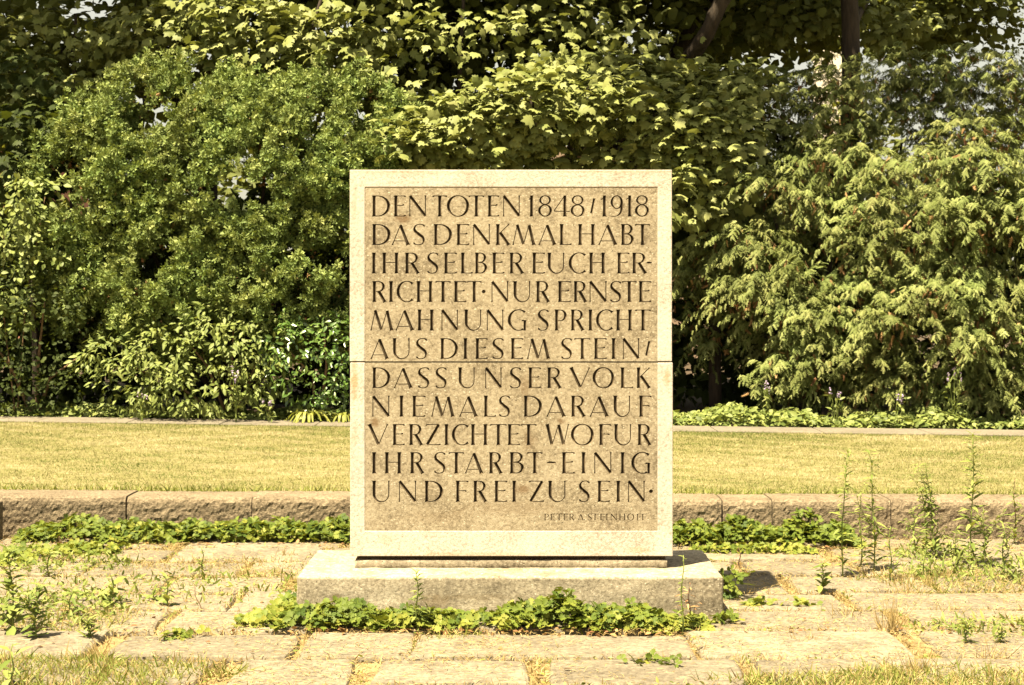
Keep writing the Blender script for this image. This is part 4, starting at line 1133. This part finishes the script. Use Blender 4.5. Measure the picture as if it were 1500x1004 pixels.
def strap_clump(px, py, D, n, L, label):
    x, z = PX(px, D), .22
    t = plant('daylily', label, 'plant', x, D, z, None)
    s = Scatter()
    for i in range(n):
        a = rng.uniform(0, 2 * math.pi); l = L * rng.uniform(.7, 1.15); out = rng.uniform(.55, 1.0)
        pts = []
        for k in range(7):
            u = k / 6
            r_ = out * l * (u * .9); zz = l * (1.25 * u - 1.15 * u * u * (1 + .3 * out))
            pts.append(np.array((x + math.cos(a) * r_, D + math.sin(a) * r_ * .7, max(z + zz, z - .02 + .01 * k))))
        pts = np.array(pts); sd = np.array((-math.sin(a), math.cos(a), 0))
        wd = np.array([.011, .014, .014, .013, .011, .007, .001]) * 1.15
        V = np.concatenate([pts + sd * wd[:, None], pts - sd * wd[:, None]])
        T = []
        for k in range(6): T += [(k, k + 7, k + 8), (k, k + 8, k + 1)]
        from_arrays('leaf', V, T, M['lily'], t, np.full(14, rng.random()), smooth=True)
    return t
strap_clump(452, 606, 15.95, 42, .48, 'yellow green daylily clump on the bed edge, the larger one further from the memorial')
strap_clump(502, 608, 15.9, 26, .4, 'smaller yellow green daylily clump right against the memorial edge')

def salvia(px, D, h, label):
    x = PX(px, D); t = plant('flowering_sage', label, 'plant', x, D, .22)
    for k in range(3):
        a = x + random.uniform(-.07, .07); hh = h * random.uniform(.8, 1.05)
        trunk_mesh('stem', [(x, D, .2), ((a + x) / 2, D - .02, .2 + hh * .6), (a, D - .04, .2 + hh)], [.005, .004, .003], t, 'stalk', 5)
        s = Scatter(); n = 10
        s.add(T_OVN, np.stack([np.full(n, a) + rnd(n, -.03, .03), np.full(n, D - .04), .2 + hh * rnd(n, .35, .9)], 1), unit(gauss(n)), unit(gauss(n) + np.array((0, 0, 1))), rnd(n, .04, .08), rnd(n))
        tag(s.build('leaf_cluster', M['shrub'], t), kind='stuff')
        s = Scatter(); n = 12
        s.add(T_OV, np.stack([np.full(n, a), np.full(n, D - .04), .2 + hh * rnd(n, .86, 1.03)], 1), unit(gauss(n)), unit(gauss(n)), rnd(n, .014, .028), rnd(n))
        tag(s.build('blossom', M['petal'], t), kind='stuff')
for px, D, h, lab in ((208, 15.95, .36, 'violet flowered sage at the left foot of the oval leaved shrub'), (346, 15.85, .62, 'tall violet flowered sage in front of the oval leaved shrub'), (395, 15.8, .32, 'low violet sage just left of the daylilies'),
                      (1125, 15.4, .5, 'drooping flower stalk in the bed right of the memorial, nearest to it'), (1225, 15.3, .42, 'violet flowered sage below the drooping yew'), (1310, 15.2, .4, 'short sage between the two yews on the right'), (1398, 15.1, .62, 'tallest pale flower stalk at the foot of the right hand yew')):
    salvia(px, D, h, lab)

# ------------------------------------------------------------------ houses glimpsed through the leaves
def house(label, x0, x1, y, h, wall, roof, wins, gable=False, boards=False, depth=5):
    t = plant('house', label, 'house', (x0 + x1) / 2, y, 0)
    if boards:
        box('wall', x0, x1, y + .03, y + depth, 0, h, M[wall], t)
        z = 2.0
        while z < h:
            box('board', x0 - .02, x1 + .02, y, y + .029, z + .006, z + .17, M[wall], t); z += .18
    else: box('wall', x0, x1, y, y + depth, 0, h, M[wall], t)
    if gable:
        me = bpy.data.meshes.new('roof')
        xm = (x0 + x1) / 2; hz = h + (x1 - x0) * .22
        a = [(x0 - .3, y - .3, h - .05), (xm, y - .3, hz), (x1 + .3, y - .3, h - .05), (x1 + .3, y - .3, h + .1), (xm, y - .3, hz + .16), (x0 - .3, y - .3, h + .1)]
        n = len(a); V = a + [(p[0], y + depth + .3, p[2]) for p in a]
        me.from_pydata(V, [], [(0, 5, 4, 1), (1, 4, 3, 2), (6, 7, 10, 11), (7, 8, 9, 10)] + [(i, (i + 1) % n, (i + 1) % n + n, i + n) for i in range(n)])
        link_mesh('roof', me, M[roof], t)
        me = bpy.data.meshes.new('gable'); me.from_pydata([(x0, y + .01, h), (x1, y + .01, h), (xm, y + .01, hz), (x0, y + depth, h), (x1, y + depth, h), (xm, y + depth, hz)], [], [(0, 1, 2), (3, 5, 4)])
        link_mesh('gable', me, M[wall], t)
    else: box('roof', x0 - .15, x1 + .15, y - .15, y + depth + .15, h + .003, h + .28, M[roof], t)
    for (wx, wz, ww, wh) in wins:
        f = box('window', wx, wx + ww, y - .04, y - .003, wz, wz + wh, M['white'], t, .006)
        box('pane', wx + .07, wx + ww / 2 - .03, y - .055, y - .041, wz + .07, wz + wh - .07, M['glass'], f)
        box('pane', wx + ww / 2 + .03, wx + ww - .07, y - .055, y - .041, wz + .07, wz + wh - .07, M['glass'], f)
    return t
house('weathered timber clad shed seen just over the top edge of the memorial', PX(800, 30), PX(905, 30), 30, PZ(243, 30), 'timber', 'timber', [(PX(848, 30), 3.3, .5, .5)], True, True)
house('low white building seen over the top right corner of the memorial', PX(895, 33), PX(1040, 33), 33, PZ(262, 33), 'timber', 'white', [(3.0, 2.4, .8, 1.0)], False)
house('tall cream building behind the upright dark trunk at the top right', PX(1208, 42), PX(1236, 42), 42, 10.5, 'cream', 'roof', [], False, False, 1.6)
house('reddish brick house glimpsed at the left edge through the trees', PX(-140, 38), PX(48, 38), 38, PZ(212, 38), 'brick', 'roof', [(-12.6, 3.6, .9, 1.1)], True)

# ------------------------------------------------------------------ lawn grass, straw, joints
def scatter_obj(name, label, mat, tm, pos, d, nr, scale, var, cat=None):
    s = Scatter(); s.add(tm, pos, d, nr, scale, var)
    o = s.build(name, M[mat]); tag(o, label, kind='stuff', cat=cat); return o
n = 270000
x = rng.uniform(-1, 1, n); x = np.where(rng.random(n) < .86, x * 5.7, np.sign(x) * (5.7 + abs(x) * 2.6)); v = rnd(n) ** .9
y = kerbY(x) + .30 + v * (farY(x) - kerbY(x) - .32)
green = (sn(x, y, 1.1, 1) * .5 + sn(x, y * 2.2, 2.3, 4) * .45 + .25 * sn(x, y, 9, 2))
edge = np.exp(-(y - kerbY(x) - .3) / .35) + .8 * np.exp(-(farY(x) - y) / .5)
gv = np.clip(.56 - 1.25 * (green + .35 * sn(x, y * 1.6, 5.2, 6)) - .5 * edge + rng.normal(0, .17, n), 0, 1)
pos = np.stack([x, y, np.full(n, .236)], 1)
d = unit(np.stack([rng.normal(0, .8, n), rng.normal(0, .8, n), rnd(n, .4, 1.2)], 1))
scatter_obj('lawn_grass', 'short dry lawn grass in straw and green patches', 'lawn', T_NEEDLE, pos, d, unit(gauss(n)), np.stack([rnd(n, .03, .065), rnd(n, .014, .032) * (1 + .7 * edge), rnd(n, .02, .03)], 1), gv, 'grass')
# longer ragged blades hanging over the kerb
n = 2600
x = rnd(n, -5, 5); y = kerbY(x) + .3 + abs(rng.normal(0, .04, n))
scatter_obj('fringe_grass', 'ragged longer grass along the top of the rough kerb', 'green', T_BLADE, np.stack([x, y, np.full(n, .24)], 1), unit(np.stack([rng.normal(0, .4, n), rng.normal(-.1, .4, n), rnd(n, .5, 1)], 1)), unit(gauss(n)), np.stack([rnd(n, .06, .1), rnd(n, .03, .075), rnd(n, .05, .08)], 1), rnd(n), 'grass')

# straw litter on and between the slabs
def in_plinth(x, y, m=.0): return (x > PX0 - m) & (x < PX1 + m) & (y > 7.2 - m) & (y < 7.97 + m)
n = 150000
x = rnd(n, -4, 4); y = 5.0 + 4.7 * rnd(n) ** 1.0
patch = sn(x, y, 1.6, 3) + .7 * sn(x, y, 4.2, 1) + .35 * np.clip(x, -3, 3) * .3
keep = (rng.random(n) < np.clip(.36 + .6 * patch + .2 * (abs(x) > 1.9), .07, 1)) & ~in_plinth(x, y) & (abs(x) < y * .36)
x, y = x[keep], y[keep]; n = len(x)
scatter_obj('straw_litter', 'fine dry straw scattered over the paving', 'straw', T_BLADE2, np.stack([x, y, .008 + rnd(n, 0, .012)], 1), unit(np.stack([rng.normal(0, 1, n), rng.normal(0, .7, n), rnd(n, -.05, .25)], 1)),
            unit(gauss(n, .3) + np.array((0, 0, 1))), np.stack([rnd(n, .03, .07), rnd(n, .012, .045), rnd(n, .02, .03)], 1), rnd(n), 'dry grass')
X_, Y_ = [], []
for i in range(1, len(rows)):
    k = int(1900 * (1.0 if rows[i] > 6 else .8)); X_.append(rnd(k, -3.9, 3.9)); Y_.append(rows[i] + rng.normal(0, .018, k))
for (gx, y0, y1) in gaps:
    k = 140; X_.append(gx + abs(rng.normal(.03, .03, k))); Y_.append(rnd(k, y0, y1))
x = np.concatenate(X_); y = np.concatenate(Y_)
keep = ~in_plinth(x, y, .01) & (rng.random(len(x)) < np.clip(.55 + .6 * sn(x, y, 2.2, 7), .1, 1)); x, y = x[keep], y[keep]; n = len(x)
scatter_obj('joint_grass', 'dry yellow grass growing in the joints of the paving', 'straw', T_BLADE, np.stack([x, y, np.full(n, -.012)], 1), unit(np.stack([rng.normal(0, .5, n), rng.normal(0, .5, n), rnd(n, .25, 1)], 1)), unit(gauss(n)),
            np.stack([rnd(n, .04, .09), rnd(n, .015, .06), rnd(n, .03, .05)], 1), rnd(n), 'dry grass')
keep = rng.random(n) < np.clip(.1 + .3 * sn(x, y, 3.1, 2), 0, .4); x2, y2 = x[keep] + .01, y[keep]; n2 = len(x2)
scatter_obj('joint_moss', 'small green sprouts in the joints of the paving', 'green', T_OVN, np.stack([x2, y2, rnd(n2, 0, .02)], 1), unit(np.stack([rng.normal(0, .8, n2), rng.normal(-.2, .6, n2), rnd(n2, 0, .6)], 1)), unit(gauss(n2, .4) + np.array((0, 0, 1))), rnd(n2, .012, .032), rnd(n2), 'weeds')

# grassy patches of the foreground
def grass_patch(cx, cy, rx, ry, n, h, name, label, gmix=.5):
    a = rnd(n, 0, 2 * math.pi); r = np.sqrt(rnd(n)) * (1 + .15 * np.sin(a * 5) + .1 * np.sin(a * 11))
    x = cx + np.cos(a) * r * rx; y = cy + np.sin(a) * r * ry
    k = ~in_plinth(x, y, .02); x, y = x[k], y[k]; n = len(x)
    g = rng.random(n) < gmix
    s = Scatter()
    for mk, nm, mt in ((g, name, 'green'), (~g, 'dry_' + name, 'straw')):
        m = mk.sum()
        if m == 0: continue
        s = Scatter()
        s.add(T_BLADE, np.stack([x[mk], y[mk], np.full(m, -.01)], 1), unit(np.stack([rng.normal(0, .8, m), rng.normal(0, .6, m), rnd(m, .15, 1)], 1)), unit(gauss(m)), np.stack([rnd(m, .05, .1), rnd(m, h * .25, h * 1.1) * rnd(m, .6, 1.1), rnd(m, .04, h)], 1), rnd(m))
        o = s.build(nm, M[mt]); tag(o, label + (' (green blades)' if mt == 'green' else ' (straw blades)'), kind='stuff', cat='grass')
grass_patch(PX(40, 6.1), 6.12, .75, .30, 7500, .10, 'grass_patch', 'rough grass over the paving in the bottom left corner', .7)
grass_patch(PX(1370, 6.0), 5.98, .78, .26, 8500, .085, 'grass_patch', 'rough grass over the paving in the bottom right corner', .7)
grass_patch(PX(950, 5.9), 5.85, .6, .09, 900, .05, 'grass_patch', 'thin grass along the bottom edge in front of the plinth', .6)
grass_patch(PX(430, 8.7), 8.7, .9, .33, 3400, .05, 'grass_patch', 'parched short grass between kerb and plinth at the left', .22)
grass_patch(PX(120, 8.3), 8.35, .9, .4, 3000, .05, 'grass_patch', 'parched short grass on the left part of the paving', .3)
grass_patch(PX(1430, 8.1), 8.15, .55, .35, 2800, .09, 'grass_patch', 'weedy grass at the right edge of the paving', .5)
grass_patch(PX(1230, 7.4), 7.4, 1.0, .35, 2600, .04, 'grass_patch', 'straw coloured grass right of the plinth', .1)
grass_patch(PX(60, 7.2), 7.2, .5, .3, 2200, .08, 'grass_patch', 'weedy grass at the left edge of the paving', .55)

# ------------------------------------------------------------------ leafy ground cover
def cover(name, label, strips, size=.06):
    s = Scatter()
    for (x0, x1, yc, ry, h, n) in strips:
        n = int(n * .8); x = rnd(n, x0, x1); v = rng.uniform(-1, 1, n)
        y = (yc(x) if callable(yc) else yc) + v * ry
        taper = np.clip(np.minimum(x - x0, x1 - x) / .12, 0, 1) ** .5
        kp = (sn(x, y, 4.3, x0) > -.42) | (rng.random(n) < .3); x, y, v, taper = x[kp], y[kp], v[kp], taper[kp]; n = len(x)
        hh = h * taper * np.sqrt(np.clip(1 - v * v * .85, 0, 1)) * (.7 + .3 * sn(x, y * 0, 3.1, x0) + .3 * sn(x, y, 11, 3)) 
        z = hh * (1 - rnd(n) ** 2.2 * .9) + .012
        d = unit(np.stack([rng.normal(0, 1, n), rng.normal(-.25, .9, n), rng.normal(-.12, .35, n)], 1))
        nr = unit(np.stack([rng.normal(0, .5, n), rng.normal(-.35, .5, n), np.full(n, .8)], 1))
        var = np.clip(rng.normal(.38, .2, n) + .25 * (z < .05), 0, 1)
        s.add(T_TRI, np.stack([x, y, z], 1), d, nr, rnd(n, size * .75, size * 1.4), var)
    o = s.build(name, M['cover']); tag(o, label, kind='stuff', cat='ground cover'); return o
cover('leafy_ground_cover', 'lush green three part leaves growing along the front of the plinth',
      [(PX(410, 7.05), PX(575, 7.05), 7.07, .12, .14, 480), (PX(545, 7.05), PX(745, 7.05), 7.07, .11, .085, 430), (PX(720, 7.05), PX(870, 7.05), 7.07, .12, .135, 450), (PX(845, 7.05), PX(980, 7.05), 7.07, .12, .115, 350), (PX(950, 7.05), PX(1038, 7.05), 7.03, .08, .085, 130),
       (PX(398, 7.3), PX(430, 7.3), 7.34, .22, .1, 150), (PX(350, 7.15), PX(430, 7.1), 7.14, .1, .045, 120)], .06)
cover('leafy_ground_cover', 'mat of green three part leaves along the foot of the rough kerb at the left',
      [(PX(20, 9.5), PX(270, 9.5), lambda x: kerbY(x) - .2, .2, .13, 1200), (PX(250, 9.5), PX(530, 9.5), lambda x: kerbY(x) - .17, .15, .145, 1250), (PX(60, 9), PX(170, 9), 9.15, .15, .045, 200), (PX(-40, 8.6), PX(60, 8.8), 8.9, .3, .05, 150)], .06)
cover('leafy_ground_cover', 'mat of green three part leaves along the foot of the rough kerb right of the memorial',
      [(PX(930, 9.5), PX(1250, 9.5), lambda x: kerbY(x) - .19, .17, .15, 1450), (PX(1150, 9.5), PX(1215, 9.5), lambda x: kerbY(x) - .13, .05, .24, 130), (PX(1010, 9), PX(1200, 9), 9.1, .06, .05, 160), (PX(1085, 7.55), PX(1200, 7.55), 7.53, .02, .03, 46)], .06)
def small_plant(px, py, r, h, n, label, size=.05):
    D = GD(py); x0 = PX(px, D)
    s = Scatter(); x = x0 + rng.normal(0, r, n); y = D + rng.normal(0, r * .6, n); z = .01 + rnd(n) * h
    s.add(T_TRI, np.stack([x, y, z], 1), unit(gauss(n) + np.array((0, -.3, 0))), unit(gauss(n, .35) + np.array((0, -.35, .9))), rnd(n, size * .7, size * 1.3), np.clip(rng.normal(.45, .2, n), 0, 1))
    t = plant('leafy_plant', label, 'plant', x0, D, 0)
    tag(s.build('leaf_cluster', M['cover'], t), kind='stuff')
small_plant(1072, 878, .05, .13, 34, 'small leafy plant at the right side of the plinth in the shadow edge', .07)
small_plant(1062, 915, .04, .04, 16, 'low leafy plant at the right front corner of the plinth', .06)
small_plant(962, 975, .07, .02, 22, 'flat withered leafy plant in a joint at the bottom centre', .05)
small_plant(265, 935, .05, .02, 22, 'small flat green plant on the paving left of centre bottom', .05)

# ------------------------------------------------------------------ weeds
def weed(px, py_base, py_top, label, leaf=.045, n=40, lean=0.0, mat='weed', stalk='stalk', r=.0045, tm=T_SLIM, branch=0, bend=0.0, lo=.08, cat='weed'):
    D = GD(py_base); x0 = PX(px, D); lean += random.uniform(-.05, .05); h = (py_base - py_top) * D / F * 1.02; n = int(n * 1.35) if n > 18 else n
    t = plant('tall_weed' if h > .28 else 'small_weed', label, cat, x0, D, 0)
    def stem(bx, by, bz, hh, ln, bd, rr, nn, lf):
        pts = []
        for k in range(8):
            u = k / 7
            pts.append((bx + ln * u * hh + bd * max(0, u - .75) ** 1.5 * hh * 3 + .006 * math.sin(u * 9 + px), by - .01 * u, bz + hh * u - abs(bd) * max(0, u - .85) * hh * .8))
        pts = np.array(pts)
        V, T = tube(pts, np.linspace(rr, rr * .4, 8), 5)
        from_arrays('stem', V, T, M[stalk], t)
        u = lo + (1 - lo) * (np.arange(nn) + rnd(nn)) / nn
        idx = u * 7; i0 = np.clip(idx.astype(int), 0, 6); fr = (idx - i0)[:, None]
        P = pts[i0] * (1 - fr) + pts[i0 + 1] * fr
        a = np.arange(nn) * 2.4 + rnd(nn, -.4, .4)
        d = np.stack([np.cos(a), np.sin(a) * .9, rnd(nn, -.35, 1.0)], 1)
        s = Scatter()
        s.add(tm, P, d, np.stack([-np.cos(a) * .3, -np.sin(a) * .3 - .3, np.ones(nn)], 1), (1.22 if h > .28 else 1.1) * lf * rnd(nn, .4, 1.3) * (1.15 - .55 * u), rnd(nn))
        if nn <= 18:
            off = 0
            for Vv, Tt, Aa in zip(np.split(s.V[0], nn), np.split(s.T[0], nn), np.split(s.A[0], nn)):
                from_arrays('leaf', Vv, Tt - off, M[mat], t, Aa); off += len(Vv)
        else: tag(s.build('leaf_cluster', M[mat], t), kind='stuff')
        return pts
    p = stem(x0, D, -.01, h, lean, bend, r, n, leaf)
    for b in range(branch):
        k = random.randint(1, 4)
        stem(p[k][0], p[k][1], p[k][2], h * random.uniform(.3, .5), random.choice((-1, 1)) * random.uniform(.3, .8), 0, r * .6, max(6, n // 3), leaf * .8)
    return t
weed(1233, 846, 656, 'tall thin weed with nodding tip, leftmost of those right of the memorial', .06, 75, .03, bend=.1)
weed(1281, 838, 658, 'tall thin weed with tip bent to the left and leafy foot', .06, 80, -.03, bend=-.09, branch=1)
weed(1262, 832, 720, 'shorter weed close to the left of the leafy footed weed', .05, 36)
weed(1305, 852, 770, 'short weed between the nodding weeds and the bushy group', .05, 26, .02, branch=1)
weed(1356, 812, 712, 'slender weed on the left of the bushy weed group before the kerb', .05, 40, -.05)
weed(1372, 820, 678, 'tall branching weed leaning left in the bushy group before the kerb', .06, 70, -.08, branch=3)
weed(1340, 800, 742, 'low bushy weed against the rough kerb', .05, 30, 0, branch=2)
weed(1353, 846, 775, 'small upright weed in front of the bushy group', .045, 20)
weed(1422, 830, 636, 'tallest weed, thick stemmed, on the right half of the paving', .075, 90, -.02, r=.0045)
weed(1442, 835, 745, 'leafy weed just right of the tallest weed', .05, 40, .03, branch=3)
weed(1400, 838, 770, 'yellowish weed just left of the tallest weed', .05, 36, -.04, branch=2)
weed(1487, 800, 700, 'weed with reddish stem close to the right edge', .055, 46, .01, branch=1, stalk='twig')
weed(1470, 850, 770, 'pale branching weed low at the right edge', .05, 36, -.06, branch=3)
weed(1203, 868, 822, 'small drooping leafy weed beyond the shadow of the memorial', .06, 26, .05, tm=T_OVN)
weed(1083, 832, 800, 'dark dried little weed standing in the shadow of the memorial', .02, 22, .03, 'dead', 'drystalk')
weed(1413, 944, 905, 'dark green sprout on the paving at lower right', .04, 26, 0, branch=2)
weed(1466, 944, 908, 'dark green branching sprout near the lower right corner', .04, 26, .02, branch=2)
weed(611, 925, 834, 'slim green weed rising in front of the plinth left of its middle', .045, 54, -.05)
weed(999, 930, 812, 'thin yellow green weed in front of the right end of the plinth', .03, 34, -.02)
weed(1010, 920, 852, 'dead black weed stalk in front of the right end of the plinth', .05, 12, .0, 'dead', 'drystalk', r=.005, branch=3)
weed(165, 888, 842, 'wilting weed with broad drooping leaves on the left of the paving', .1, 16, .0, tm=T_OVN)
weed(247, 890, 838, 'small upright weed with a star of leaves left of the plinth', .07, 18, -.02, tm=T_OVN)
weed(226, 882, 858, 'tiny leafy weed beside the star leaved one', .05, 14, 0, tm=T_OVN)
weed(297, 838, 800, 'thin weed in the parched grass left of the plinth', .03, 24, 0, branch=1)
weed(295, 895, 852, 'bare reddish curved stalk on the paving left of the plinth', .015, 5, -.3, 'dead', 'twig', r=.003)
weed(70, 845, 800, 'small green weed below the kerb mat at the left', .05, 30, .03, branch=1)
weed(22, 930, 800, 'tall dark leaved weed at the left edge', .075, 36, -.05, tm=T_OVN, branch=1)
weed(52, 938, 850, 'weed with wide leaves second from the left edge', .055, 40, .05, tm=T_OVN, branch=2)
weed(100, 905, 862, 'grassy weed with folded yellow blades at the left', .09, 14, 0.1, tm=T_SLIM)
weed(130, 938, 902, 'dense dark green little weed in front of the left paving', .05, 40, 0, branch=3)
weed(16, 1010, 940, 'broad bladed weed in the bottom left corner', .1, 12, .05, tm=T_SLIM)
def tuft(px, py, h, n, label, mat='straw', spread=.35):
    D = GD(py); x0 = PX(px, D)
    t = plant('grass_tuft', label, 'grass tuft', x0, D, 0)
    s = Scatter()
    s.add(T_BLADE, np.stack([x0 + rng.normal(0, .03, n), D + rng.normal(0, .02, n), np.full(n, -.01)], 1), unit(np.stack([rng.normal(0, spread, n), rng.normal(0, spread, n), np.full(n, 1)], 1)), unit(gauss(n)),
          np.stack([rnd(n, .03, .06), rnd(n, h * .4, h * 1.1), rnd(n, .1, .3) * h], 1), rnd(n))
    tag(s.build('blades', M[mat], t), kind='stuff')
tuft(1305, 925, .2, 90, 'tall dry grass tuft on the paving right of the plinth')
tuft(1345, 985, .12, 50, 'bleached straw tuft at the edge of the bottom right grass')
tuft(1380, 850, .1, 40, 'pale grass tuft beneath the tallest weed')
tuft(655, 935, .09, 30, 'green strap grass drooping over the slab in front of the plinth', 'green', .9)
tuft(690, 930, .1, 34, 'second green grass tuft in front of the plinth, right of the other', 'green', .9)
tuft(640, 905, .09, 26, 'green grass tuft rising against the plinth beside the slim weed', 'green', .5)
tuft(145, 965, .12, 50, 'red brown dry tuft in the joint between two left slabs', 'straw', .7)
tuft(282, 860, .06, 30, 'small green tuft beside the bare reddish stalk', 'green', .6)
tuft(345, 850, .05, 24, 'tiny grass tuft left of the plinth', 'green', .6)
tuft(800, 968, .04, 26, 'tiny sprouts in the joint left of the bottom centre slab', 'green', .6)
tuft(470, 970, .03, 20, 'tiny weeds in the joint at the lower left of centre', 'green', .8)
tuft(1100, 968, .05, 24, 'small green tuft in the joint below the right end of the plinth', 'green', .8)
def weedy(cx, cy, rx, ry, n, h, label, mat='weed'):
    a = rnd(n, 0, 2 * math.pi); q = np.sqrt(rnd(n)); x = cx + np.cos(a) * q * rx; y = cy + np.sin(a) * q * ry
    z = .005 + rnd(n) ** 1.8 * h * (1.1 - q) * (1 + .6 * sn(x, y, 9, 1))
    k = n // 2
    s = Scatter()
    for tm, sl, sc_ in ((T_OVN, slice(0, k), (.015, .04)), (T_SLIM, slice(k, n), (.03, .065))):
        m_ = len(x[sl])
        s.add(tm, np.stack([x[sl], y[sl], z[sl]], 1), unit(gauss(m_) + np.array((0, 0, .5))), unit(gauss(m_, .6) + np.array((0, -.3, .7))), rnd(m_, *sc_), rnd(m_))
    tag(s.build('weedy_growth', M[mat]), label, kind='stuff', cat='weeds')
weedy(PX(60, 7.4), 7.4, .42, .45, 950, .16, 'tangle of green weeds at the left edge of the paving')
weedy(PX(100, 8.7), 8.7, .4, .3, 500, .06, 'sparse weeds below the left kerb mat')
weedy(PX(1440, 8.4), 8.4, .45, .35, 750, .16, 'tangle of pale weeds around the tallest weed at the right')
weedy(PX(1365, 8.9), 8.95, .22, .2, 420, .25, 'bushy weed growth before the kerb at the right')
weedy(PX(1460, 7.0), 7.0, .4, .2, 350, .04, 'scattered weeds at the lower right of the paving')
weedy(PX(270, 8.0), 8.0, .7, .5, 500, .03, 'scattered low weeds left of the plinth')
for q in ((1240, 905, .12, 'thin dry tuft left of the tall dry grass tuft'), (1180, 940, .08, 'short straw tuft below the drooping leafy weed'), (1390, 900, .1, 'dry tuft above the dark green sprouts at lower right'), (1450, 965, .12, 'bleached tuft near the bottom right corner'),
          (1330, 870, .12, 'dry tuft at the left foot of the pale weed tangle'), (420, 815, .09, 'dry tuft between the left kerb mat and the plinth'), (215, 832, .09, 'dry tuft below the middle of the left kerb mat'), (90, 900, .12, 'dry tuft inside the left weeds')):
    tuft(q[0], q[1], q[2], 40, q[3], 'straw', .5)
# dead leaves under the ground cover and on the slabs
n = 700
x = rnd(n, -3.4, 3.4); y = np.where(rng.random(n) < .5, 6.93 + rng.normal(0, .03, n), np.where(rng.random(n) < .6, kerbY(x) - .38 + rng.normal(0, .03, n), rnd(n, 5.6, 9)))
k = ~in_plinth(x, y, .02); x, y = x[k], y[k]; n = len(x)
scatter_obj('dead_leaves', 'withered brown leaf scraps at the edges of the ground cover', 'dead', T_OV, np.stack([x, y, rnd(n, .008, .02)], 1), unit(gauss(n) * np.array((1, 1, .2))), unit(gauss(n, .4) + np.array((0, 0, 1))), rnd(n, .012, .04), rnd(n), 'dead leaves')
tot = sum(len(o.data.polygons) for o in bpy.data.objects if o.type == 'MESH')
print('polygons', tot)
